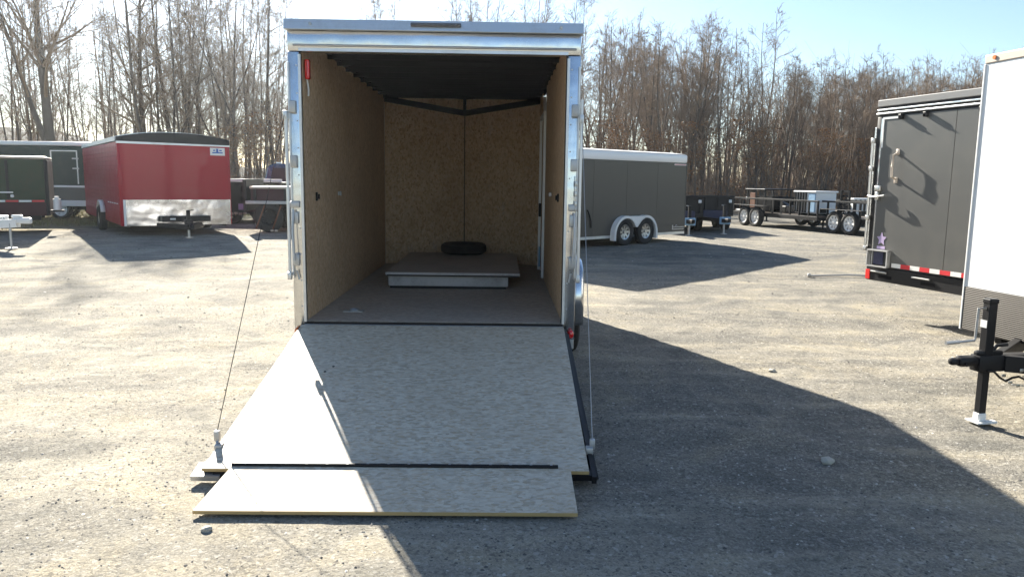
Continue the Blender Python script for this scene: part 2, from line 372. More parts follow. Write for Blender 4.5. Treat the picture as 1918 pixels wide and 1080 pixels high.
# ------------------------------------------------------------------ wheels, shared
def wheel_meshes(r, wd, rimr, rimmat, spokes=8):
    t = new(); h = wd/2
    lathe(t, [(rimr, -h*.8), (rimr+.02, -h*.95), (r*.86, -h), (r*.96, -h*.85), (r, -h*.55), (r, h*.55), (r*.96, h*.85), (r*.86, h), (rimr+.02, h*.95), (rimr, h*.8), (rimr, -h*.8)], n=32)
    n = 32; bmesh.ops.remove_doubles(t, verts=t.verts, dist=1e-5)
    for k in range(32):                      # tread blocks
        a = 2*math.pi*k/32
        for sgn in (-1, 1):
            u = new(); cbox(u, (r+.001, sgn*h*.32, 0), (.012, h*.5, r*.12)); u.transform(Matrix.Rotation(-a, 4, 'Y'))
            me = bpy.data.meshes.new('tmp'); u.to_mesh(me); u.free(); t.from_mesh(me); bpy.data.meshes.remove(me)
    tm = bpy.data.meshes.new('tyre'); bmesh.ops.recalc_face_normals(t, faces=t.faces); t.to_mesh(tm); t.free(); tm.materials.append(MT['rubber'])
    q = new()
    lathe(q, [(rimr+.006, -h*.86), (rimr+.006, -h*.74), (rimr-.03, -h*.6), (rimr-.035, 0), (rimr-.03, h*.6), (rimr+.006, h*.74), (rimr+.006, h*.86)], n=24)
    for sgn in (-1, 1):
        lathe(q, [(rimr*.5, sgn*h*.42), (.035, sgn*h*.35), (.0355, sgn*h*.34)], n=24)
        for k in range(spokes):
            a = 2*math.pi*k/spokes
            u = new(); beam(u, (rimr*.36, sgn*h*.4, 0), (rimr-.01, sgn*h*.55, 0), rimr*.30, .012, up=(0, 1, 0)); u.transform(Matrix.Rotation(a, 4, 'Y'))
            me = bpy.data.meshes.new('tmp'); u.to_mesh(me); u.free(); q.from_mesh(me); bpy.data.meshes.remove(me)
        tube(q, [(0, sgn*h*.3, 0), (0, sgn*h*.75, 0)], .04, 12)
    rm = bpy.data.meshes.new('rim'); bmesh.ops.recalc_face_normals(q, faces=q.faces); q.to_mesh(rm); q.free(); rm.materials.append(rimmat)
    return tm, rm
WH = {k: wheel_meshes(.34, .2, .19, MT[m], s) for k, m, s in (('galv', 'steel', 8), ('white', 'white', 8), ('black', 'black', 6))}
WH['white'] = wheel_meshes(.34, .2, .225, MT['white'], 8)
WH['big'] = wheel_meshes(.39, .24, .21, MT['black'], 8)
def wheel(root, kind, loc, s=1.0):
    tm, rm = WH[kind]
    t = inst('wheel', tm, parent=root, loc=loc); t.scale = (s, s, s)
    for me in (tm, rm): me.polygons.foreach_set('use_smooth', [True]*len(me.polygons)); me.set_sharp_from_angle(angle=R(35))
    inst('rim', rm, parent=t); return t
def jack(root, x, y, ztop, zbot=0, w=.06, mat='black', crank=True, foot=True):
    b = new(); cbox(b, (x, y, (ztop+zbot+.3)/2), (w, w, ztop-zbot-.3), .006); cbox(b, (x, y, (zbot+.32)/2+zbot/2), (w*.78, w*.78, .34)); cbox(b, (x, y, ztop-.02), (w*1.15, w*1.15, .06), .01)
    j = part('jack', b, MT[mat], root)
    if foot:
        b = new(); cbox(b, (x, y, zbot+.025), (.17, .15, .02), .004); cbox(b, (x, y, zbot+.07), (w*1.15, w*1.15, .09)); part('foot_plate', b, MT['galv'], j)
    if crank:
        b = new(); tube(b, [(x, y+w*.4, ztop-.05), (x-.1, y+.05, ztop-.06), (x-.105, y+.05, ztop-.3), (x-.2, y+.04, ztop-.32)], .009, 8); part('crank_handle', b, MT['galv'], j, smooth=True)
    return j

# generic enclosed trailer: local x from 0 (near face) to -L or L, y = width, origin on the ground
def fender(root, cx, y, side, r=.4, span=.85, wd=.22, mat='white', name='fender'):
    b = new(); out = []; n = 12
    x0, x1 = cx-span/2, cx+span/2
    pts = []
    for c in ((x0, x1) if span > 0 else (cx,)):
        for k in range(n+1):
            a = math.pi-math.pi*k/n
            pts.append((c+r*math.cos(a), .36+r*math.sin(a)))
    if span > 0:     # merge the two arches where they cross
        pts = [p for p in pts if not ((p[0] > cx and pts.index(p) <= n) or (p[0] < cx and pts.index(p) > n))]
    inn = [((p[0]-cx)*.9+cx if span <= 0 else p[0] + (-1 if p[0] > cx+span/2 else (1 if p[0] < cx-span/2 else 0))*.03, p[1]-.05) for p in pts]
    y0, y1 = y, y+side*wd
    def ring(q, yy): return [b.verts.new((u, yy, v)) for u, v in q]
    A, B, C, D = ring(pts, y0), ring(pts, y1), ring(inn, y1), ring(inn, y0)
    for P, Q in ((A, B), (B, C), (C, D), (D, A)):
        for i in range(len(pts)-1): b.faces.new((P[i], P[i+1], Q[i+1], Q[i]))
    for i in (0, -1): b.faces.new((A[i], B[i], C[i], D[i]))
    return part(name, b, MT[mat], root, smooth=True)
def section(W, z0, z1, arch, n=12, rr=.05):
    p = [(-W/2, z0), (W/2, z0)]
    for k in range(n+1):
        a = k/n; y = W/2-W*a
        p.append((y, z1-arch + arch*(1-(2*abs(a-.5))**2)))
    return p
def a_frame(root, x0, x1, y0, z, mat='black', h=.1):
    s = 1 if x1 > x0 else -1
    for sg in (-1, 1):
        b = new(); beam(b, (x0-s*.3, sg*y0, z), (x1-s*.14, sg*.045, z), .05, h, bev=.004); part('tongue_beam', b, MT[mat], root)
    b = new(); cbox(b, (x1-s*.08, 0, z+.02), (.24, .09, .08), .02); cbox(b, (x1+s*.05, 0, z+.03), (.12, .07, .07), .025); tube(b, [(x1-s*.06, 0, z+.05), (x1-s*.04, 0, z+.12), (x1-s*.12, 0, z+.13)], .012)
    part('coupler', b, MT[mat], root, smooth=True)

# ================================================================== main open trailer (local: x across, y forward, z up)
def main_trailer():
    ox, oy = -.505, 5.85
    T = thing('open_cargo_trailer', 'silver framed enclosed trailer with its rear ramp down and bare board interior', 'trailer', (ox, oy, 0))
    A = MT['alu']
    # rear frame
    for s, nm in ((-1, 'l'), (1, 'r')):
        xi = -1.0 if s < 0 else .992; xo = s*1.085
        b = new(); lo, hi = min(xi, xo), max(xi, xo)
        box(b, (lo, 0, .38), (hi, .09, 2.52), .008); cp = part('corner_post', b, A, T, smooth=True)
        b = new(); box(b, (lo if s < 0 else hi-.012, -.012, .86), (lo+.012 if s < 0 else hi, .0, 2.44)); box(b, (xi-.006 if s < 0 else xi-.006, -.006, .5), (xi+.012, .02, 2.5)); part('post_trim', b, MT['aluflat'], cp)
        for z in (2.12, 1.72, 1.3, .98):
            b = new(); cbox(b, (s*1.05, -.02, z), (.05, .03, .09), .006); part('lock_bracket', b, MT['galv'], cp, smooth=True)
        b = new(); tube(b, [(s*1.098, -.03, .84), (s*1.098, -.03, 2.08 if s < 0 else 2.2)], .0125, 10)
        cbox(b, (s*1.098, -.035, .86), (.03, .05, .06), .006); cbox(b, (s*1.098, -.035, 2.06), (.03, .05, .06), .006)
        part('lock_rod', b, MT['aluflat'], T, smooth=True)
        b = new(); tube(b, [(s*1.06, -.03, 1.36), (s*1.062, -.07, 1.2), (s*1.05, -.075, .98)], .009, 8); cbox(b, (s*1.05, -.02, 1.4), (.07, .03, .05), .008); tube(b, [(s*1.045, -.03, .9), (s*1.03, -.03, .83)], .007, 6)
        part('lock_handle', b, MT['galv'], T, smooth=True)
        b = new()
        for k in range(7):                 # short chain hanging on the rod
            cbox(b, (s*1.07, -.035, 1.62-k*.038), (.02 if k % 2 else .008, .008 if k % 2 else .02, .04), .004)
        if s > 0: tag(part('keeper_chain', b, MT['steel'], T, smooth=True), kind='stuff')
        else: b.free()
        b = new()
        for z in np.arange(.62, 2.45, .2):
            tube(b, [(s*1.02, -.004, z), (s*1.02, .004, z)], .006, 8)
        tag(part('rivet_row', b, MT['galv'], cp), kind='stuff')
        b = new(); box(b, (s*1.085-.07 if s > 0 else -1.085, .012, .3), (1.085 if s > 0 else -1.015, .09, .379), .006); part('lamp_bracket', b, MT['galv'], T)
        b = new(); bmesh.ops.create_icosphere(b, subdivisions=3, radius=1); 
        for v in b.verts: v.co = Vector((v.co.x*.024, v.co.y*.018, v.co.z*.033))
        part('tail_light', b, MT['redlens' if s > 0 else 'amber'], T, loc=(s*1.056, -.02, .425), smooth=True)
    b = new(); box(b, (-1.085, 0, 2.523), (1.085, .1, 2.668), .008); hd = part('header', b, A, T, smooth=True)
    b = new(); prism(b, [(-.05, 2.672), (.12, 2.672), (.12, 2.75), (-.035, 2.745)], 'x', -1.095, 1.095); part('rain_hood', b, MT['aluflat'], T)
    b = new(); tube(b, [(-1.04, -.006, 2.565), (1.05, -.006, 2.565)], .009, 8); part('drip_rail', b, MT['galv'], hd)
    b = new(); box(b, (-1.0, -.008, 2.523), (.99, 0, 2.545)); part('header_lip', b, MT['aluflat'], hd)
    b = new(); box(b, (-.17, -.062, 2.698), (.2, -.045, 2.728), .012); bl = part('brake_light', b, MT['greytape'], T, smooth=True)
    b = new()
    for k in range(9): cbox(b, (-.145+k*.04, -.063, 2.713), (.026, .006, .014), .003)
    tag(part('lamp_element', b, MT['charcoal'], bl), kind='stuff')
    for x in (-.9, .93):
        b = new(); tube(b, [(x, -.055, 2.71), (x, -.04, 2.71)], .012, 10); part('bolt', b, MT['galv'], T)
    # outer skins and nose
    VY, BY = 4.85, 4.15
    for s in (-1, 1):
        for k in range(4):
            b = new(); y0 = .092+k*1.0145; box(b, (min(s*1.065, s*1.083), y0, .36), (max(s*1.065, s*1.083), y0+1.01, 2.66)); part('side_panel', b, MT['aluflat'], T)
        b = new(); prism(b, [(s*1.083, BY+.002), (s*.004, VY), (s*.004, VY-.03), (s*1.05, BY+.002)], 'z', .36, 2.66); part('nose_panel', b, MT['aluflat'], T)
        b = new(); box(b, (min(s*1.06, s*1.09), .1, 2.662), (max(s*1.06, s*1.09), BY, 2.72)); part('roof_rail', b, MT['aluflat'], T)
    b = new(); prism(b, [(-1.08, .125), (1.08, .125), (1.08, BY), (0, VY), (-1.08, BY)], 'z', 2.69, 2.735); part('roof', b, MT['white'], T)
    # interior
    W = MT['osbwall']
    for k, (y0, y1) in enumerate(((.095, 1.27), (1.274, 2.48), (2.484, 3.69), (3.694, 4.14))):
        b = new(); box(b, (-1.012, y0, .5), (-1.0, y1, 2.668)); part('wall_board', b, W, T, rot=(0, 0, 0))
    for k, (y0, y1) in enumerate(((.095, 1.27), (1.274, 2.74), (3.64, 4.14))):
        b = new(); box(b, (.992, y0, .5), (1.004, y1, 2.668)); part('wall_board', b, W, T)
    b = new(); box(b, (.994, 2.80, .56), (1.006, 3.58, 2.3)); dr = part('side_door', b, W, T)
    b = new(); 
    for y in (2.745, 3.585): box(b, (.965, y, .51), (1.0, y+.05, 2.36))
    box(b, (.965, 2.795, 2.31), (1.0, 3.585, 2.36)); part('door_frame', b, MT['white'], T)
    b = new(); cbox(b, (.975, 3.45, 1.25), (.03, .05, .16), .006); part('door_latch', b, MT['black'], dr)
    b = new(); cbox(b, (.98, 3.5, .68), (.02, .09, .24), .004); part('hinge', b, MT['bluelabel'], dr)
    for s in (-1, 1):
        x0 = s*.997
        b = new(); prism(b, [(x0, BY), (s*.003, 4.75), (s*.003, 4.765), (x0, BY+.015)], 'z', .5, 2.668); part('nose_board', b, W, T)
        b = new(); beam(b, (s*.985, BY-.03, 2.60), (s*.0, 4.715, 2.485), .045, .07); part('nose_brace', b, MT['blackmat'], T)
    b = new(); cbox(b, (0, 4.70, 2.56), (.04, .05, .22)); part('nose_post', b, MT['blackmat'], T)
    b = new(); cbox(b, (0, 4.742, 1.5), (.014, .014, 1.94)); part('seam_strip', b, MT['deckboard'], T)
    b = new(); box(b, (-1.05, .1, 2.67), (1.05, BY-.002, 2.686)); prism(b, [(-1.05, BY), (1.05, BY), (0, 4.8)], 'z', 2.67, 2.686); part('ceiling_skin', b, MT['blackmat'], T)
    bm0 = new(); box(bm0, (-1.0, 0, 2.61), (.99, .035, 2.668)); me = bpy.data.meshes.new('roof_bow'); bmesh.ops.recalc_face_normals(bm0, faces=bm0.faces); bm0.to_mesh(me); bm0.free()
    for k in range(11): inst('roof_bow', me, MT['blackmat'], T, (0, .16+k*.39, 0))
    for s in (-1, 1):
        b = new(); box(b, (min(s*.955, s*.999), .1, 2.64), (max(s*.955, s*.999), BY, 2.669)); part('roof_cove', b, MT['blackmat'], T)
    for k, (y0, y1) in enumerate(((.03, 1.235), (1.239, 2.455), (2.459, 4.14))):
        b = new(); box(b, (-1.0, y0, .478), (.992, y1, .5)); part('floor_board', b, MT['osbfloor'], T)
    b = new(); prism(b, [(-1.0, BY-.006), (.992, BY-.006), (0, 4.75)], 'z', .478, .5); part('floor_board', b, MT['osbfloor'], T)
    b = new(); box(b, (-1.0, -.002, .44), (.992, .028, .497)); part('sill', b, MT['black'], T)
    b = new(); tube(b, [(-1.0, -.012, .47), (.992, -.012, .47)], .014, 10); part('ramp_hinge', b, MT['galv'], T, smooth=True)
    b = new(); tube(b, [(-1.0, .04, .5), (-1.0, .04, 2.55)], .006, 6); tube(b, [(.985, .04, .5), (.985, .04, 2.55)], .006, 6); part('door_seal', b, MT['rubber'], T)
    # fittings on the walls
    def fit(y, z, sx=-1, h=.07, mat='black'):
        b = new(); cbox(b, ((-.992 if sx < 0 else .984), y, z), (.014, .035, h), .005); tube(b, [((-.975 if sx < 0 else .97), y, z+.02), ((-.975 if sx < 0 else .97), y, z-.02)], .008, 8); return part('wall_fitting', b, MT[mat], T)
    fit(.43, 1.45); fit(1.28, 1.46, h=.035, mat='galv'); fit(.66, 1.46, 1); fit(1.6, 1.47, 1, .04, 'galv')
    for k in range(9): rnd.uniform(.7, .75)
    b = new(); cbox(b, (-.972, .14, 2.41), (.036, .06, .15), .012); tg = part('hanging_tag', b, MT['redlens'], T, label='small bright red tag near the top of the left wall')
    b = new(); tube(b, [(-.985, .17, 2.34), (-.98, .19, 2.27), (-.985, .2, 2.22)], .007, 6); part('tag_string', b, MT['white'], tg)
    # floor ring and scraps
    b = new(); cbox(b, (-.72, .5, .503), (.16, .1, .006)); tube(b, [(-.72+.04*math.cos(a), .5+.04*math.sin(a), .512) for a in np.arange(0, 6.6, .5)], .006, 6); part('floor_ring', b, MT['galv'], T)
    # underframe
    for s in (-1, 1):
        b = new(); box(b, (s*1.0-.03, .1, .36), (s*1.0+.03, 3.83, .47)); part('frame_rail', b, MT['black'], T)
        b = new(); beam(b, (s*.95, 3.7, .415), (s*.05, 6.0, .415), .06, .1); part('tongue_beam', b, MT['black'], T)
    for k in range(6):
        b = new(); cbox(b, (0, .4+k*.68, .425), (1.93, .05, .09)); part('cross_member', b, MT['black'], T)
    b = new(); cbox(b, (0, 6.02, .44), (.1, .3, .1), .02); part('coupler', b, MT['black'], T)
    b = new(); cbox(b, (0, 5.7, .5), (.07, .07, .8)); cbox(b, (0, 5.7, .05), (.06, .06, .3)); j = part('jack', b, MT['black'], T); b = new(); cbox(b, (0, 5.7, .02), (.2, .2, .02)); part('foot_plate', b, MT['galv'], j)
    for s in (-1, 1):
        for y in (1.32, 2.18):
            tm, rm = WH['galv']; t = inst('wheel', tm, parent=T, loc=(s*1.14, y, .34), rot=(0, 0, R(90))); inst('rim', rm, parent=t)
        prof = [(.80, .34), (.79, .60), (.82, .74), (.90, .85), (1.02, .905), (1.3, .92), (2.2, .92), (2.48, .905), (2.6, .85), (2.68, .74), (2.71, .60), (2.70, .34)]
        b = new(); xo = s*1.245; xi = s*1.086
        A_ = [b.verts.new((xi, u, v)) for u, v in prof]; n = 6; rows = [A_]
        for k in range(1, n+1):
            a = k/n*math.pi/2; xx = xo-s*.05+s*.05*math.sin(a); dn = .03*(1-math.cos(a))
            cx, cz = 1.75, .3
            rows.append([b.verts.new((xx, u+(cx-u)*dn*1.1, v-(v-cz)*dn*1.2)) for u, v in prof])
        rows.append([b.verts.new((xo, u+(1.75-u)*.07, .3+(v-.3)*.9)) for u, v in prof])
        for P, Q in zip(rows, rows[1:]):
            for i in range(len(prof)-1): b.faces.new((P[i], P[i+1], Q[i+1], Q[i]))
        o = part('fender', b, A, T, smooth=True); md = o.modifiers.new('solid', 'SOLIDIFY'); md.thickness = .004
    # ramp door, hinged at the sill and resting on the ground
    L = 2.0; a = math.asin((.478-.085)/L)
    D = thing('tmp', None, None); bpy.data.objects.remove(D)
    b = new(); box(b, (-1.04, -L, -.052), (-.99, 0, -.02)); beam(b, (1.004, 0, -.036), (1.012, -L-.03, -.036), .024, .04); box(b, (-.99, -L-.012, -.052), (1.0, -L+.05, -.02))
    for k in range(4): box(b, (-.989, -L+.35+k*.42, -.05), (.999, -L+.39+k*.42, -.021))
    box(b, (-1.035, -L+.01, -.056), (1.04, -.01, -.049))
    ramp = part('ramp_door', b, MT['black'], T, loc=(0, -.03, .483), rot=(a, 0, 0))
    def rp(n, b, m, **k): return part(n, b, MT[m], ramp, **k)
    b = new(); v = [b.verts.new(p) for p in ((-1.02, -.005, 0), (1.0, -.005, 0), (.985, -L, 0), (-1.045, -L, 0))]; b.faces.new(v)
    g = bmesh.ops.extrude_face_region(b, geom=b.faces[:]); bmesh.ops.translate(b, verts=[q for q in g['geom'] if isinstance(q, bmesh.types.BMVert)], vec=(0, 0, -.019)); rp('ramp_board', b, 'osb')
    b = new(); box(b, (-1.046, -L-.0035, -.0185), (.986, -L-.0005, -.0005)); rp('board_edge', b, 'ply_edge')
    b = new(); box(b, (-1.1, -L-.03, -.058), (-.95, -L+.1, -.03)); beam(b, (-1.09, -L-.02, -.04), (-1.05, -L+.12, -.03), .02, .02); rp('corner_bracket', b, 'galv')
    b = new(); beam(b, (1.02, -.05, -.04), (1.03, -L, -.04), .006, .03); rp('edge_seal', b, 'rubber')
    for x in (-.98, .94):
        pass
    # flap over the ramp end
    fa = math.asin((.105-.030)/.385)
    b = new(); v = [b.verts.new(p) for p in ((-.885, 0, 0), (.885, 0, 0), (.888, -.385, 0), (-.94, -.385, 0))]; b.faces.new(v)
    g = bmesh.ops.extrude_face_region(b, geom=b.faces[:]); bmesh.ops.translate(b, verts=[q for q in g['geom'] if isinstance(q, bmesh.types.BMVert)], vec=(0, 0, -.019))
    flap = part('ramp_flap', b, MT['osb'], T, loc=(0, -2.006, .110), rot=(fa, 0, 0))
    b = new(); box(b, (-.942, -.3885, -.0185), (.888, -.3855, -.0005)); part('board_edge', b, MT['ply_edge'], flap)
    b = new(); box(b, (-.885, -.004, .001), (.82, .024, .006)); tube(b, [(-.885, .006, .006), (.82, .006, .006)], .007, 8); hs = part('hinge_strip', b, MT['black'], flap)
    b = new()
    for k in range(16): tube(b, [(-.82+k*.107, .016, .005), (-.82+k*.107, .016, .0095)], .007, 8)
    tag(part('hinge_bolt', b, MT['galv'], flap), kind='stuff')
    b = new()
    for x, y in ((-.62, -.75), (-.66, -.83)): tube(b, [(x, y, 0), (x, y, .003)], .009, 8)
    rp('screw_head', b, 'black')
    # lift cables
    for s, top, bot in ((-1, (-1.105, -.02, 2.1), (-1.055, -1.74, .2)), (1, (1.1, -.02, 2.1), (1.03, -1.74, .17))):
        b = new(); n = 10; P = []
        for k in range(n+1):
            t = k/n; P.append((top[0]+(bot[0]-top[0])*t, top[1]+(bot[1]-top[1])*t, top[2]+(bot[2]-top[2])*t-.02*math.sin(math.pi*t)))
        tube(b, P, .0024, 6); cb = part('ramp_cable', b, MT['black' if s < 0 else 'galv'], T)
        b = new(); cbox(b, (bot[0], bot[1], bot[2]-.02), (.03, .03, .06), .006); tube(b, [(bot[0], bot[1], bot[2]-.04), (bot[0]+.01*-s, bot[1]-.03, .13)], .009, 8); cbox(b, (bot[0]-.02*s, bot[1]-.03, .125), (.04, .05, .04), .005); part('cable_bracket', b, MT['galv'], cb, smooth=True)
    return T
main_trailer()

# load inside
def load():
    T = thing('slab_platform', 'grey slab topped platform lying on the floor inside the open trailer', 'platform', (-.5, 7.72, .503))
    b = new(); box(b, (-.64, .02, .02), (.58, 2.1, .125), .004); part('slab_base', b, MT['slabface'], T)
    b = new(); box(b, (-.62, 0.0, .0), (.56, 2.0, .02)); part('slab_feet', b, MT['black'], T)
    b = new(); box(b, (-.66, -.03, .14), (.7, 2.12, .165), .006); part('slab_lid', b, MT['concrete'], T)
    b = new(); box(b, (-.65, -.02, .125), (.69, 2.1, .1395)); part('slab_gap', b, MT['black'], T)
    b = new(); box(b, (-.66, -.034, .1415), (.70, -.031, .1635)); part('lid_edge', b, MT['slabface'], T)
    b = new(); lathe(b, [(.12, 0), (.17, -.055), (.25, -.065), (.285, -.04), (.29, 0), (.285, .04), (.25, .065), (.17, .055), (.12, 0)], 'z', 32)
    t = part('spare_tyre', b, MT['rubber'], None, loc=(-.47, 9.72, .74), smooth=True); tag(t, 'small black tyre lying flat on the back of the grey platform', 'tyre')
load()

# ================================================================== charcoal trailer, right
def charcoal():
    x, y = 4.6, 9.5
    T = thing('charcoal_trailer', 'charcoal enclosed trailer at the right with a closed rear door and striped tape', 'trailer', (x, y, gz(x, y)), math.atan2(-.961, .276))
    W = 2.2; C = MT['charcoal']
    def p(n, b, m, par=None, **k): return part(n, b, MT[m] if isinstance(m, str) else m, par or T, **k)
    b = new(); box(b, (.02, .05, .5), (W-.02, 5.2, 2.48)); p('body', b, C)
    b = new(); box(b, (0, 0, .43), (W, .08, .60), .006); bp = p('bumper', b, 'black')
    b = new(); box(b, (.0, -.004, .605), (.09, .075, 2.42), .006); p('corner_post', b, 'black', smooth=True)
    b = new(); box(b, (-.022, -.012, .75), (.0, .03, 2.3), .004); box(b, (.078, -.014, .62), (.1, 0, 2.4)); p('post_trim', b, 'alu')
    b = new(); box(b, (W-.09, -.004, .605), (W, .075, 2.42), .006); p('corner_post', b, 'black')
    b = new(); box(b, (0, -.02, 2.54), (W, .1, 2.62), .006); p('header', b, 'guardgrey')
    for k, z in enumerate((2.445, 2.49)):
        b = new(); box(b, (0, -.03+k*.008, z), (W, .08, z+.022), .006); p('header_rib', b, 'alu' if k else 'aluflat')
    b = new(); box(b, (.0, .0, 2.425), (W, .08, 2.54)); p('header_recess', b, 'black')
    b = new(); box(b, (-.02, .1, 2.485), (W+.02, 5.2, 2.60), .02); p('roof', b, 'guardgrey')
    b = new(); box(b, (.102, -.018, .64), (1.17, -.0045, 2.42), .003); dr = p('rear_door', b, C)
    b = new(); box(b, (1.176, -.018, .64), (W-.1, -.0045, 2.42), .003); dr2 = p('door_panel', b, C)
    b = new(); box(b, (.11, -.024, 2.385), (.40, -.018, 2.41)); box(b, (.11, -.024, 2.05), (.13, -.018, 2.385)); p('door_trim', b, 'white', dr)
    for t in (.41, .77, 1.5):
        b = new(); cbox(b, (t, -.04, 2.40), (.05, .05, .06), .01); tube(b, [(t, -.05, 2.40), (t, -.075, 2.39)], .012, 8); p('hold_back', b, 'black', dr)
    b = new(); tube(b, [(.385, -.02, 1.98), (.385, -.085, 1.95), (.385, -.09, 1.82), (.385, -.085, 1.70), (.385, -.02, 1.67)], .014, 10); cbox(b, (.385, -.022, 1.99), (.05, .014, .07), .005); cbox(b, (.385, -.022, 1.66), (.05, .014, .07), .005); p('grab_handle', b, 'cream', dr, smooth=True)
    b = new(); tube(b, [(-.012, -.04, .80), (-.012, -.04, 2.16)], .014, 10)
    for z in (.82, 1.2, 1.8, 2.14): cbox(b, (-.008, -.035, z), (.05, .04, .06), .006)
    cr_ = p('lock_rod', b, 'steel', smooth=True)
    b = new(); tube(b, [(-.01, -.05, 1.47), (.1, -.09, 1.46), (.2, -.09, 1.465), (.28, -.07, 1.48)], .012, 8); cbox(b, (.13, -.035, 1.56), (.09, .04, .07), .008); cbox(b, (.13, -.04, 1.47), (.05, .04, .1), .006); p('lock_handle', b, 'steel', cr_, smooth=True)
    # decal star
    b = new(); P = []
    for k in range(10):
        rr = .085 if k % 2 == 0 else .042; P.append((.235+rr*math.sin(k*math.pi/5)*.95, .95+rr*math.cos(k*math.pi/5)))
    prism(b, P, 'y', -.0215, -.0185); box(b, (.17, -.0215, .83), (.30, -.0185, .865)); p('star_decal', b, 'purple', dr)
    # plate bracket
    b = new()
    for z0, z1, x0, x1 in ((.805, .82, .06, .40), (.61, .625, .06, .40), (.61, .82, .06, .075), (.61, .82, .385, .4)): box(b, (x0, -.07, z0), (x1, -.02, z1))
    pb = p('plate_bracket', b, 'galv')
    b = new(); box(b, (.15, -.04, .64), (.3, -.03, .79)); p('plate', b, 'deepblue', pb)
    for k in range(12):
        b = new(); x0 = .43+k*.142; 
        if x0+.138 > W: break
        box(b, (x0, -.024, .625), (x0+.139, -.019, .675)); p('tape_strip', b, 'redtape' if k % 2 else 'whitetape')
    b = new(); box(b, (.0, -.012, .44), (.07, 0, .56), .005); p('tail_light', b, 'redlens')
    for t in (.17, .82, 1.7):
        b = new(); cbox(b, (t+.05, -.012, .545), (.26, .02, .018), .004); p('bumper_lamp', b, 'steel', bp)
        b = new(); box(b, (t+.05, -.006, .47), (t+.25, -.001, .51)); p('bumper_hole', b, 'blackmat', bp)
    for s in (.12, W-.12):
        for yy in (2.2, 3.05): 
            tm, rm = WH['white']; t = inst('wheel', tm, parent=T, loc=(s, yy, .34), rot=(0, 0, R(90))); inst('rim', rm, parent=t)
    b = new(); box(b, (.25, .08, .42), (.33, 5.2, .5)); box(b, (W-.33, .08, .42), (W-.25, 5.2, .5)); p('frame_rail', b, 'black')
    return T
charcoal()

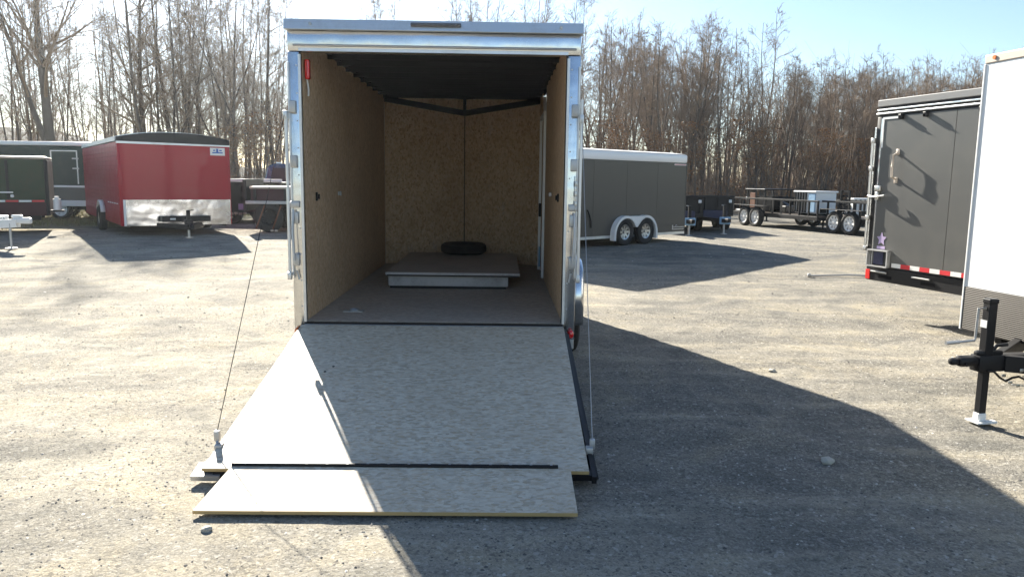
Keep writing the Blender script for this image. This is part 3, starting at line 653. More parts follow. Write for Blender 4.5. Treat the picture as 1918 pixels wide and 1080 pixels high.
# ================================================================== white trailer, far right
def white():
    x, y = 3.77, 6.1
    T = thing('white_trailer', 'bright white flat nosed trailer with tread plate skirt at the right edge', 'trailer', (x, y, 0), math.atan2(-.985, .174))
    W = 2.1
    def p(n, b, m, par=None, **k): return part(n, b, MT[m], par or T, **k)
    b = new(); box(b, (.012, .012, .5), (W-.012, 4.6, 2.57)); p('body', b, 'whitegloss')
    for k in range(2):
        b = new(); x0 = .006+k*1.046; box(b, (x0, -.004, .803), (x0+1.042, .010, 2.545)); p('front_panel', b, 'whitegloss')
    b = new(); box(b, (-.004, -.012, 2.547), (W+.004, .05, 2.612), .006); hd = p('front_cap', b, 'cream')
    for t in (.09, 1.05, 2.0):
        b = new(); tube(b, [(t, -.02, 2.585), (t, -.01, 2.585)], .016, 10); p('marker_lamp', b, 'amber', hd)
    b = new(); box(b, (-.006, -.008, .455), (W+.006, .011, .80)); p('tread_plate', b, 'tread')
    b = new(); box(b, (-.01, -.012, .45), (.006, .02, 2.545), .003); p('corner_trim', b, 'white')
    b = new(); box(b, (0, .06, 2.575), (W, 4.6, 2.63), .02); p('roof', b, 'white')
    for sx in (.35, W-.35):
        b = new(); box(b, (sx-.03, .03, .40), (sx+.03, 4.6, .499)); p('frame_rail', b, 'black')
    # tongue: local -y is towards the coupler
    cx = 1.0
    for s in (-1, 1):
        b = new(); beam(b, (cx+s*.62, .25, .43), (cx+s*.035, -.56, .43), .055, .11, bev=.005); p('tongue_beam', b, 'black')
    b = new(); beam(b, (cx, -.35, .43), (cx, -.76, .43), .09, .11, bev=.008); cbox(b, (cx, -.82, .445), (.08, .16, .075), .03); cbox(b, (cx, -.66, .495), (.05, .2, .04), .015); tube(b, [(cx, -.64, .5), (cx, -.6, .545), (cx, -.52, .55)], .013, 8); p('coupler', b, 'black', smooth=True)
    b = new(); cbox(b, (cx, -.92, .445), (.05, .07, .05), .02); tube(b, [(cx-.05, -.86, .43), (cx+.05, -.86, .43)], .012, 8); p('coupler_ball_socket', b, 'black', smooth=True)
    b = new(); cbox(b, (cx, -.68, .665), (.062, .062, .40), .006); cbox(b, (cx, -.68, .85), (.07, .07, .035), .008); cbox(b, (cx, -.68, .22), (.05, .05, .38), .004); j = p('jack', b, 'black')
    b = new(); cbox(b, (cx, -.68, .022), (.12, .12, .012), .003); cbox(b, (cx, -.68, .055), (.06, .06, .06), .01); cbox(b, (cx+.05, -.63, .03), (.05, .06, .02), .008); p('foot_plate', b, 'white', j)
    b = new(); tube(b, [(cx, -.71, .80), (cx-.02, -.75, .80), (cx-.02, -.755, .60), (cx-.02, -.76, .58), (cx-.04, -.89, .565)], .009, 8); tube(b, [(cx-.04, -.86, .568), (cx-.04, -.96, .562)], .014, 8); p('crank_handle', b, 'galv', j, smooth=True)
    b = new(); box(b, (cx-.034, -.7145, .67), (cx+.02, -.7112, .72)); p('jack_label', b, 'white', j)
    for s, (x0, ln) in ((1, (cx+.12, 9)), (-1, (cx-.09, 7))):
        b = new()
        for k in range(ln*2):
            t = k/(ln*2-1); px = x0; py = -.50+.42*t; pz = .40-.17*math.sin(math.pi*t)**.8
            cbox(b, (px+.004*math.sin(k), py, pz), ((.022, .032, .009) if k % 2 else (.009, .032, .022)), .004)
        p('safety_chain', b, 'steel', smooth=True)
    b = new(); P = [(cx+.05, -.7+.05*k, .38+.02*math.sin(k*1.7)-.06*math.sin(k*.35)) for k in range(14)]; tube(b, P, .008, 6); tube(b, [(cx+.15, -.3, .42), (cx+.16, -.28, .3), (cx+.15, -.26, .21)], .014, 8); p('wiring_cable', b, 'black', smooth=True)
    b = new(); box(b, (cx-.2, -.16, .485), (cx+.2, .0, .50)); p('step_plate', b, 'galv')
    for s in (.12, W-.12):
        for yy in (2.6, 3.45):
            tm, rm = WH['white']; t = inst('wheel', tm, parent=T, loc=(s, yy, .34), rot=(0, 0, R(90))); inst('rim', rm, parent=t)
    return T
white()

# ================================================================== grey trailer behind the open one
def grey():
    x, y = 4.46, 18.6; z0 = gz(x, 17.2)
    T = thing('grey_trailer', 'dark grey tandem axle enclosed trailer with white roof trim and silver fender', 'trailer', (x, y, z0), math.atan2(.666, .746))
    L, W = 5.6, 2.1; Z = lambda v: v-z0
    def p(n, b, m, par=None, **k): return part(n, b, MT[m], par or T, **k)
    b = new(); box(b, (-L, .01, Z(.42)), (-.01, W-.01, Z(2.08))); p('body', b, 'olive')
    n = 5; w = (L-.04)/n
    for k in range(n):
        b = new(); x0 = -L+.02+k*w; box(b, (x0+.002, -.004, Z(.43)), (x0+w-.002, .009, Z(2.05)), .002); p('side_panel', b, 'olive')
    b = new(); box(b, (-L-.01, -.02, Z(2.052)), (.012, W+.02, Z(2.26)), .05); p('roof_trim', b, 'whitegloss', smooth=True)
    b = new(); prism(b, [(0.0, Z(2.262)), (W, Z(2.262)), (W*.8, Z(2.31)), (W*.2, Z(2.31))], 'x', -L+.02, -.02); p('roof', b, 'white')
    b = new(); cbox(b, (-3.6, W*.5, Z(2.37)), (.35, .35, .1), .02); p('roof_vent', b, 'black')
    b = new(); box(b, (-L, -.008, Z(.37)), (0, .03, Z(.428))); p('bottom_rail', b, 'aluflat')
    b = new(); box(b, (-.006, -.008, Z(.44)), (.014, .02, Z(2.05)), .003); p('corner_trim', b, 'charcoal')
    b = new(); box(b, (-.50, -.0075, Z(2.0)), (-.03, -.0045, Z(2.035))); st = p('name_sticker', b, 'whitetape')
    b = new()
    for k in range(11): box(b, (-.48+k*.04, -.009, Z(2.006)), (-.48+k*.04+.028, -.0077, Z(2.029)))
    p('sticker_print', b, 'pinktext', st)
    b = new(); 
    for z in (.48, .53): box(b, (-.5, -.007, Z(z)), (-.02, -.0045, Z(z+.018)))
    box(b, (-.5, -.007, Z(.48)), (-.46, -.0045, Z(.59))); tube(b, [(-.38, -.006, Z(.56)), (-.34, -.006, Z(.59)), (-.3, -.006, Z(.57))], .008, 6); p('maker_badge', b, 'galv')
    for cx in (-2.37, -1.63):
        wheel(T, 'galv', (cx, -.03, .3), .9); wheel(T, 'galv', (cx, W+.03, .3), .9)
    # twin-arch fender standing proud of the side
    for yy, s in ((-.004, -1), (W+.004, 1)):
        b = new(); P = []; r = .42
        for cx, a0, a1 in ((-2.35, 180, 74), (-1.65, 106, 0)):
            for k in range(13):
                a = R(a0+(a1-a0)*k/12); P.append((cx+r*math.cos(a), .24+r*math.sin(a)*1.0))
        P = [(P[0][0], .12)]+P+[(P[-1][0], .12)]
        q = []
        for cx, a0, a1 in ((-2.35, 180, 26), (-1.65, 154, 0)):
            for k in range(13):
                a = R(a0+(a1-a0)*k/12); q.append((cx+(r-.055)*math.cos(a), .24+(r-.055)*math.sin(a)))
        q = [(q[0][0], .12)]+q+[(q[-1][0], .12)]
        y0, y1 = yy+s*.03, yy+s*.13
        A = [b.verts.new((u, y1, v)) for u, v in P]; B = [b.verts.new((u, y1, v)) for u, v in q]; C = [b.verts.new((u, yy, v)) for u, v in P]; D = [b.verts.new((u, yy, v)) for u, v in q]
        for E, F in ((A, B), (C, A), (B, D)):
            for i in range(len(P)-1): b.faces.new((E[i], E[i+1], F[i+1], F[i]))
        fd = p('fender', b, 'white')
        if s < 0:
            b = new(); 
            for k in range(13): pass
            Q = [(-2.71, .13)]+[(-2.35+.36*math.cos(R(180-i*12.8)), .24+.36*math.sin(R(180-i*12.8))) for i in range(13)]+[(-1.65+.36*math.cos(R(154-i*12.8)), .24+.36*math.sin(R(154-i*12.8))) for i in range(13)]+[(-1.29, .13)]
            A = [b.verts.new((u, -.006, v)) for u, v in Q]; b.faces.new(A); p('wheel_well', b, 'blackmat')
    b = new(); tube(b, [(-3.55, -.02, Z(1.0)), (-3.5, -.03, Z(.9)), (-3.44, -.03, Z(.75)), (-3.42, -.02, Z(.62))], .014, 8); p('curved_side_tube', b, 'black')  # thin black curved tube against the side
    for s in (-1, 1):
        b = new(); beam(b, (-L+.2, W/2+s*.8, .28), (-L-1.1, W/2+s*.04, .28), .06, .1); p('tongue_beam', b, 'black')
    b = new(); cbox(b, (-L-.75, W/2, .45), (.07, .07, .6)); cbox(b, (-L-.75, W/2, .08), (.055, .055, .15)); p('jack', b, 'black')
    return T
grey()

# ================================================================== red trailer at the left
def red():
    x, y = -8.65, 17.6; z0 = .2
    T = thing('red_trailer', 'glossy red enclosed trailer with dark arched front cap and silver stone guard', 'trailer', (x, y, z0), math.atan2(.56, .83))
    L, W = 6.6, 2.44; Z = lambda v: v-z0
    def p(n, b, m, par=None, **k): return part(n, b, MT[m], par or T, **k)
    def sec(z0_, z1_, arch, off=0, n=14):
        P = [(-off, z0_), (W+off, z0_)]
        for k in range(n+1):
            t = k/n; P.append((W+off-(W+2*off)*t, z1_-arch*(abs(2*t-1))**2.4))
        return P
    b = new(); prism(b, sec(Z(.45), Z(2.44), .1, -.02), 'y', .03, L); p('body', b, 'redside')
    n = 3; w = W/n
    b = new(); box(b, (.05, -.006, Z(1.045)), (W-.03, .029, Z(2.30)), .003); p('front_panel', b, 'red')
    b = new(); box(b, (.11, -.014, Z(.44)), (W-.01, .029, Z(1.04)), .003); p('stone_guard', b, 'guard')
    for x0, x1 in ((-.01, .06), (W-.028, W+.01)):
        b = new(); box(b, (x0, -.01, Z(.44)), (x1, .05, Z(2.33)), .012); p('corner_trim', b, 'red', smooth=True)
    b = new(); box(b, (.06, -.013, Z(.44)), (.108, .02, Z(1.04)), .003); p('guard_trim', b, 'white')
    b = new(); P = [(-.01, Z(2.36)), (W+.01, Z(2.335))]+[(W+.01-(W+.02)*k/16, Z(2.59)-.13*abs(2*k/16-1)**2.2-.012*k/16) for k in range(17)]; prism(b, P, 'y', -.03, .12); p('front_cap', b, 'black', smooth=True)
    b = new(); prism(b, [(-.012, Z(2.305)), (W+.012, Z(2.30)), (W+.012, Z(2.333)), (-.012, Z(2.355))], 'y', -.034, .05); p('cap_trim', b, 'aluflat')
    b = new(); P = sec(Z(2.36), Z(2.60), .14, .03); prism(b, P, 'y', .121, L+.02); p('roof', b, 'aluflat', smooth=True)
    # lap siding on the visible long side
    for k in range(18):
        b = new(); z1 = Z(2.34)-k*.104; box(b, (-.012-(.004 if k % 2 else 0), .06, z1-.1), (.0185, L, z1), .004); p('siding_board', b, 'redside')
    b = new()
    for k in range(5): box(b, (-.024, .2+k*.35, Z(.93)), (-.0165, .42+k*.35, Z(.955)))
    p('side_print', b, 'whitetape')
    # wheel + fender on the long side
    for xx in (-.0, W):
        tm, rm = WH['galv']; t = inst('wheel', tm, parent=T, loc=(xx+(-.06 if xx < 1 else .06), 2.75, .31), rot=(0, 0, R(90))); t.scale = (.93,)*3; inst('rim', rm, parent=t)
        b = new(); s = -1 if xx < 1 else 1; P = [(2.75+.44*math.cos(R(160-k*11.67)), .32+.44*math.sin(R(160-k*11.67))) for k in range(13)]
        A = [b.verts.new((xx+s*.02, u, v)) for u, v in P]; B = [b.verts.new((xx+s*.13, u, v)) for u, v in P]
        for i in range(len(P)-1): b.faces.new((A[i], A[i+1], B[i+1], B[i]))
        o = p('fender', b, 'white', smooth=True); o.modifiers.new('s', 'SOLIDIFY').thickness = .012
    b = new(); box(b, (2.00, -.0095, Z(2.09)), (2.34, -.0065, Z(2.27))); st = p('sticker', b, 'whitetape')
    b = new(); box(b, (2.05, -.011, Z(2.14)), (2.29, -.0097, Z(2.17))); box(b, (2.14, -.011, Z(2.17)), (2.19, -.0097, Z(2.25))); box(b, (2.07, -.011, Z(2.195)), (2.12, -.0097, Z(2.225))); box(b, (2.21, -.011, Z(2.195)), (2.27, -.0097, Z(2.225))); p('sticker_print', b, 'bluetext', st)
    # tongue, spare, battery box and jack
    cx = W/2+.03
    for s in (-1, 1):
        b = new(); beam(b, (cx+s*.6, .3, .25), (cx+s*.035, -1.15, .25), .06, .11); p('tongue_beam', b, 'black')
    b = new(); box(b, (cx-.45, -.36, .34), (cx+.62, -.12, .47), .01); p('tongue_box', b, 'black')
    b = new(); box(b, (cx-.28, -.366, .385), (cx-.16, -.361, .425)); p('box_label', b, 'whitetape')
    b = new(); cbox(b, (cx, -1.1, .27), (.09, .3, .1), .02); p('coupler', b, 'black')
    b = new(); cbox(b, (cx, -.92, .42), (.075, .075, .42), .006); tube(b, [(cx, -.92, .62), (cx+.12, -.95, .63)], .01, 8); cbox(b, (cx, -.92, .36), (.16, .2, .12), .02); j = p('jack', b, 'black')
    b = new(); tube(b, [(cx, -.92, .25), (cx, -.92, .02)], .032, 12); cbox(b, (cx, -.92, .015), (.16, .16, .015)); p('jack_leg', b, 'steel', j)
    b = new(); box(b, (.1, .1, .2), (.18, L, .25)); box(b, (W-.18, .1, .2), (W-.1, L, .25)); p('frame_rail', b, 'black')
    return T
red()

# ================================================================== far left trailers
def side_trailer(name, label, x1, y, L, W, zb, zt, body, roofm, rz=0, wheels=((1.2,),), cat='trailer', wk='galv', roofh=.1, group=None):
    """long side faces the camera; right end at local x=0"""
    z0 = gz(x1, y)
    T = thing(name, label, cat, (x1, y, z0), rz, group)
    b = new(); box(b, (-L, .01, zb-z0), (-.0, W, zt-z0-roofh), .01); part('body', b, MT[body], T)
    b = new(); box(b, (-L-.02, -.02, zt-z0-roofh+.002), (.02, W+.02, zt-z0), .03); part('roof', b, MT[roofm], T, smooth=True)
    for cx in wheels:
        for yy in (.08, W-.08): wheel(T, wk, (-cx, yy, .32), .93)
    b = new(); box(b, (-L+.2, .3, .3), (-.2, .38, zb-z0-.001)); box(b, (-L+.2, W-.38, .3), (-.2, W-.3, zb-z0-.001)); part('frame_rail', b, MT['black'], T)
    return T, z0
def far_left():
    T, z = side_trailer('dark_green_trailer', 'long dark green enclosed trailer with white roof behind the red trailer', -12.5, 24, 6.5, 2.1, .62, 2.58, 'dkgreen', 'whitegloss', wheels=(1.15, 1.95, 5.3), roofh=.13, wk='white')
    def p(n, b, m, par=None): return part(n, b, MT[m], par or T)
    Z = lambda v: v-z
    for k in range(4):
        b = new(); box(b, (-6.48+k*1.62, -.004, Z(1.27)), (-6.48+k*1.62+1.61, .0095, Z(2.44)), .003); p('side_panel', b, 'dkgreen')
    b = new(); box(b, (-6.5, -.03, Z(1.19)), (0, .0, Z(1.255)), .008); p('side_stripe', b, 'whitegloss')
    b = new(); box(b, (-6.5, -.035, Z(.62)), (0, -.005, Z(.80)), .008); p('bottom_rail', b, 'white')
    b = new(); box(b, (-6.5, -.012, Z(.805)), (0, .008, Z(1.185))); p('lower_panel', b, 'charcoal')
    b = new(); box(b, (-1.3, -.012, Z(1.3)), (-.55, -.0045, Z(2.28)), .003); d = p('side_door', b, 'dkgreen')
    b = new()
    for a, c in (((-1.34, Z(1.3)), (-1.3, Z(2.28))), ((-.55, Z(1.3)), (-.515, Z(2.28))), ((-1.34, Z(2.285)), (-.515, Z(2.32)))): box(b, (a[0], -.016, a[1]), (c[0], -.005, c[1]))
    p('door_frame', b, 'aluflat', d)
    for zz in (1.75, 2.05):
        b = new(); box(b, (-.68, -.03, Z(zz)), (-.48, -.0165, Z(zz+.045)), .004); p('hinge', b, 'galv', d)
    b = new(); cbox(b, (-4.2, 1.0, Z(2.63)), (.36, .36, .1), .02); p('roof_vent', b, 'white')

    T, z = side_trailer('low_green_trailer', 'low dark green trailer with red and white tape at the left edge', -10.72, 18.4, 3.4, 2.0, .62, 2.0, 'dkgreen2', 'cream', wheels=(1.7, 2.5), roofh=.07, wk='black', rz=math.radians(27))
    Z = lambda v: v-z
    for k in range(12):
        b = new(); x0 = -3.2+k*.26; box(b, (x0, -.006, Z(.94)), (x0+.25, .008, Z(.985))); part('tape_strip', b, MT['redtape' if k % 2 else 'whitetape'], T)
    b = new(); box(b, (-3.4, -.01, Z(.62)), (0, .009, Z(.93))); part('lower_panel', b, MT['maroon'], T)  # maroon here imitates a lens flare tint over the lower half
    for k in range(4):
        b = new(); box(b, (-3.38+k*.85, -.012, Z(1.0)), (-3.32+k*.85, .009, Z(1.9)), .006); part('side_post', b, MT['black'], T)
    b = new(); box(b, (-1.0, -.04, Z(1.15)), (-.7, -.0, Z(1.18)), .005); cbox(b, (-.72, -.04, Z(1.08)), (.07, .05, .07), .02); part('marker_lamp', b, MT['white'], T)
    b = new(); box(b, (-.06, -.02, Z(.62)), (.02, 2.0, Z(1.92)), .01); part('end_post', b, MT['black'], T)
    # cylinder hung on the corner of the low trailer
    b = new(); tube(b, [(0, 0, 0), (0, 0, .26)], .085, 16); tube(b, [(0, 0, .26), (0, 0, .32)], .05, 12); o = part('tongue_canister', b, MT['white'], T, loc=(.16, .1, .55), smooth=True)
    b = new(); box(b, (0.02, .06, .5), (.3, .14, .55)); part('canister_shelf', b, MT['black'], T)

    # white tongue entering at the left edge; its trailer stands outside the picture
    T = thing('white_utility_trailer', 'white trailer tongue on a thin jack reaching in at the left edge', 'trailer', (-9.25, 15.0, gz(0, 15)))
    def q(n, b, m, par=None, **k): return part(n, b, MT[m], par or T, **k)
    for s in (-1, 1):
        b = new(); beam(b, (-1.6, s*.75, .42), (-.12, s*.04, .50), .07, .16, bev=.01); q('tongue_beam', b, 'white')
    b = new(); cbox(b, (-.02, 0, .55), (.34, .1, .12), .03); cbox(b, (-.12, 0, .63), (.2, .08, .06), .02); q('coupler', b, 'white', smooth=True)
    b = new(); box(b, (-1.1, -.2, .56), (-.4, .2, .64), .02); q('tongue_tray', b, 'white')
    b = new(); tube(b, [(-.35, -.06, .62), (-.22, -.08, .36), (-.2, -.08, .3)], .012, 6); q('safety_chain', b, 'galv')
    b = new(); tube(b, [(-.21, -.1, .5), (-.21, -.1, .03)], .022, 10); cbox(b, (-.21, -.1, .02), (.16, .16, .02)); q('jack', b, 'galv', smooth=True)
    b = new(); box(b, (-4.6, -.95, .42), (-1.5, .95, .52), .01); q('deck', b, 'white')
    b = new()
    for s in (-1, 1):
        beam(b, (-4.6, s*.93, .85), (-1.5, s*.93, .85), .05, .05)
        for k in range(5): beam(b, (-4.55+k*.75, s*.93, .5), (-4.55+k*.75, s*.93, .84), .05, .05, up=(1, 0, 0))
    q('side_rail', b, 'white')
    for s in (-1, 1): wheel(T, 'black', (-3.2, s*1.1, .31), .92)
far_left()

# ================================================================== between red and open trailer
def mid_left():
    # dark dump trailer with pale top rail
    x, y = -8.75, 23.0; z = gz(x, y)
    T = thing('rail_trailer', 'dark high sided trailer with a white top rail between red trailer and cable', 'trailer', (x, y, z))
    def p(n, b, m, par=None, **k): return part(n, b, MT[m], par or T, **k)
    b = new(); box(b, (0, 0, .30), (2.2, 2.6, 1.24)); p('body', b, 'black')
    b = new(); box(b, (-.03, -.05, 1.242), (2.24, .05, 1.33), .01); p('top_rail', b, 'white')
    for k in range(5):
        b = new(); box(b, (.02+k*.52, -.03, .3), (.09+k*.52, -.001, 1.24), .005); p('side_post', b, 'black')
    for k in range(4):
        b = new(); box(b, (.095+k*.52, -.012, .36), (.535+k*.52, -.0015, 1.2)); p('side_panel', b, ['dkgreen2', 'blackmat', 'maroon', 'dkgreen2'][k])
    b = new(); box(b, (.95, -.06, .42), (1.2, -.035, .60), .004); p('plate', b, 'purple')
    b = new(); 
    for k in range(4): cbox(b, (.75+k*.13, -.07, .3+.02*(k % 2)), (.1, .05, .06), .015)
    p('lamp_cluster', b, 'cream')
    b = new(); box(b, (1.88, -.06, .5), (1.93, -.035, .85), .005); p('reflector_strip', b, 'whitetape')
    for cx in (.7, 1.6):
        for yy in (-.0, 2.5): wheel(T, 'black', (cx, yy+.13, .32), .93)
    # maroon equipment trailer with one big visible wheel
    x, y = -6.42, 19.4; z = gz(x, y)
    T = thing('equipment_trailer', 'dark maroon deck trailer with a large tyre beside the open trailer post', 'trailer', (x, y, z), R(4))
    b = new(); box(b, (0.0, 0, .72), (3.6, 2.0, .80), .01); p('deck_rail', b, 'galv')
    b = new(); box(b, (.1, .05, 1.1), (3.5, 1.9, 1.16), .01); p('upper_rail', b, 'cream')
    b = new(); box(b, (.12, .08, .80), (3.4, 1.8, 1.099)); p('side_box', b, 'maroon')
    for k in range(5):
        b = new(); box(b, (.2+k*.75, .02, .801), (.26+k*.75, .078, 1.099), .004); p('side_post', b, 'black')
    b = new(); box(b, (-.06, .03, .55), (.03, 1.9, 1.34), .01); p('end_post', b, 'black')
    b = new(); beam(b, (.5, -.1, .7), (.3, -.2, .12), .03, .03); beam(b, (.9, -.1, .7), (.7, -.2, .1), .03, .03); p('stand_leg', b, 'rust')
    for k in range(2):
        b = new(); cbox(b, (.68+k*.1, -.18, .07), (.07, .07, .05), .01); p('wheel_chock', b, 'cream')
    for cx in (.55, 1.4):
        for yy in (.14, 1.86): wheel(T, 'big', (cx, yy, .39), .95)
    # blue pickup
    x, y = -9.3, 29.5; z = gz(x, y)
    T = thing('pickup_truck', 'dark blue pickup truck seen over the deck trailer beside the post', 'pickup', (x, y, z))
    b = new(); prism(b, [(0, .5), (5.2, .5), (5.2, 1.05), (4.9, 1.12), (3.9, 1.18), (.02, 1.18)], 'y', 0, 1.9); bd = p('body', b, 'blue')
    bmesh_o = bd; m = bd.modifiers.new('b', 'BEVEL'); m.width = .06; m.segments = 2
    b = new(); P = [(.25, 1.18), (3.2, 1.18), (2.75, 1.82), (2.3, 1.9), (.65, 1.9), (.4, 1.8)]; prism(b, P, 'y', .08, 1.82); cb = p('cab', b, 'blue'); cb.modifiers.new('b', 'BEVEL').width = .05
    for x0, x1 in ((.55, 1.45), (1.55, 2.6)):
        b = new(); prism(b, [(x0, 1.25), (x1+(.2 if x1 > 2 else 0), 1.25), (x1-.1, 1.74), (x0+.05, 1.74)], 'y', .066, .0795); p('window', b, 'glass', cb)
    b = new(); box(b, (.1, -.05, .42), (.6, 1.9, .5)); box(b, (4.9, -.03, .45), (5.3, 1.93, .62), .03); p('bumper', b, 'white')
    b = new(); cbox(b, (.75, .4, 1.93), (.2, .06, .05), .01); cbox(b, (1.2, .4, 1.93), (.2, .06, .05), .01); p('roof_lamp', b, 'white', cb)
    b = new(); box(b, (-.02, .1, .75), (.0, .28, 1.05)); box(b, (-.02, 1.62, .75), (.0, 1.8, 1.05)); p('tail_light', b, 'redlens')
    for cx in (1.0, 4.2):
        for yy in (.1, 1.8): wheel(T, 'big', (cx, yy, .38), .97)
mid_left()

# ================================================================== open trailers beyond the grey one
def dump(x, y, label, W=1.5, L=3.2, rz=0., tx=.5):
    z = gz(x, y)
    T = thing('dump_trailer', label, 'trailer', (x, y, z), rz, 'black dump trailers parked nose on')
    def p(n, b, m, par=None, **k): return part(n, b, MT[m], par or T, **k)
    b = new(); box(b, (0, 1.5, .45), (W, 1.5+L, .55)); p('bed_floor', b, 'black')
    b = new(); box(b, (0, 1.5, .551), (W, 1.56, 1.0), .01); box(b, (0, 1.561, .551), (.05, 1.5+L, .98)); box(b, (W-.05, 1.561, .551), (W, 1.5+L, .98)); p('bed_side', b, 'black')
    b = new(); box(b, (-.02, 1.46, .985), (W+.02, 1.499, 1.04), .008); p('top_rail', b, 'black')
    for k in range(4):
        b = new(); box(b, (.06+k*(W-.17)/3, 1.46, .56), (.11+k*(W-.17)/3, 1.498, .98), .005); p('bed_rib', b, 'black')
    for xx in (.12, W-.12):
        b = new(); cbox(b, (xx, 1.44, .88), (.09, .03, .09), .02); p('marker_lamp', b, 'white')
    b = new(); box(b, (W/2-.35, 1.1, .38), (W/2+.35, 1.44, .62), .015); p('battery_box', b, 'deepblue')
    for s in (-1, 1):
        b = new(); beam(b, (W/2+s*.55, 1.7, .40), (W/2+s*.03, .1, .38), .06, .1); p('tongue_beam', b, 'black')
    b = new(); cbox(b, (W/2, 0, .40), (.09, .3, .1), .02); p('coupler', b, 'black')
    b = new(); cbox(b, (W/2, .3, .55), (.08, .08, .5), .006); j = p('jack', b, 'black')
    b = new(); box(b, (W/2-.15, .22, .28), (W/2+.15, .258, .48), .01); p('jack_shield', b, 'bluelabel', j)
    b = new(); tube(b, [(W/2, .3, .3), (W/2, .3, .02)], .03, 8); cbox(b, (W/2, .3, .015), (.15, .15, .02)); p('jack_leg', b, 'galv', j)
    b = new(); tube(b, [(W/2, .3, .79), (W/2-.1, .26, .8)], .012, 6); p('crank_handle', b, 'galv', j)
    for xx in (-.1, W+.1):
        for yy in (2.5, 3.3): 
            tm, rm = WH['black']; t = inst('wheel', tm, parent=T, loc=(xx, yy, .31), rot=(0, 0, R(90))); t.scale = (.92,)*3; inst('rim', rm, parent=t)
    return T
dump(4.3, 19.9, 'black dump trailer with pale blue jack shield right behind the grey trailer', W=1.35)
dump(5.5, 20.7, 'black dump trailer with pale blue jack shield standing free of the grey trailer', W=1.3, rz=R(2))

def flatbed(x, y, L, label, rz, wc, stakes=True, gates=(), zdeck=.46):
    """long side faces the camera, left end at local x=0"""
    z = gz(x, y)
    T = thing('flatbed_trailer', label, 'trailer', (x, y, z), rz, 'black flatbed trailers by the wood')
    def p(n, b, m, par=None, **k): return part(n, b, MT[m], par or T, **k)
    W = 2.0
    b = new(); box(b, (0, 0, zdeck-.12), (L, .06, zdeck), .006); box(b, (0, W-.06, zdeck-.12), (L, W, zdeck), .006)
    for k in range(8): box(b, (k*(L-.06)/7, .061, zdeck-.1), (k*(L-.06)/7+.06, W-.061, zdeck-.03))
    p('frame', b, 'black')
    n = 9
    for k in range(n):
        b = new(); box(b, (.02, .07+k*(W-.14)/n, zdeck-.028), (L-.02, .07+(k+1)*(W-.14)/n-.01, zdeck+.01)); p('deck_board', b, 'deckboard')
    for cx in wc:
        for yy in (-.1, W+.1): wheel(T, 'white', (cx, yy, .32), .93)
    for yy in (-.23, W+.01):
        b = new(); c = sum(wc)/len(wc); box(b, (c-.85, yy, .68), (c+.85, yy+.22, .70), .005); box(b, (c-.87, yy, .56), (c-.85, yy+.22, .70)); box(b, (c+.85, yy, .56), (c+.87, yy+.22, .70)); p('fender', b, 'black')
    if stakes:
        for yy in (.0, W-.05):
            b = new(); box(b, (0, yy, zdeck+.42), (L, yy+.05, zdeck+.47), .004)
            for k in range(int(L/.45)+1): box(b, (min(k*.45, L-.05), yy, zdeck+.001), (min(k*.45, L-.05)+.04, yy+.05, zdeck+.419))
            p('side_rail', b, 'black')
    for gx in gates:
        b = new()
        for s in (0, .34): beam(b, (gx+s, .25, zdeck), (gx+s+.04, .2, zdeck+.78), .05, .05, up=(1, 0, 0))
        for k in range(6): beam(b, (gx+.01, .24, zdeck+.1+k*.13), (gx+.37, .24, zdeck+.1+k*.13), .03, .04)
        p('loading_ramp', b, 'black')
    for s in (-1, 1):
        b = new(); beam(b, (.1, W/2+s*.8, zdeck-.08), (-1.2, W/2+s*.04, zdeck-.08), .06, .1); p('tongue_beam', b, 'black')
    b = new(); cbox(b, (-1.2, W/2, zdeck-.04), (.28, .1, .1), .02); p('coupler', b, 'galv')
    b = new(); cbox(b, (-.95, W/2, zdeck+.1), (.08, .08, .45)); tube(b, [(-.95, W/2, .3), (-.95, W/2, .02)], .03, 8); cbox(b, (-.95, W/2, .015), (.16, .16, .02)); p('jack', b, 'black')
    return T
flatbed(8.05, 26.6, 4.5, 'black flatbed trailer with two white wheels carrying dark machinery', R(-75), (.95, 1.6))
flatbed(9.45, 22.9, 4.6, 'black flatbed trailer with upright loading ramps beside the charcoal trailer', R(-75), (.98, 1.63), gates=(.75, 1.9))
flatbed(10.4, 27.3, 5.0, 'empty black flatbed trailer standing farthest back before the wood', R(-24), (1.8, 2.5), stakes=False)
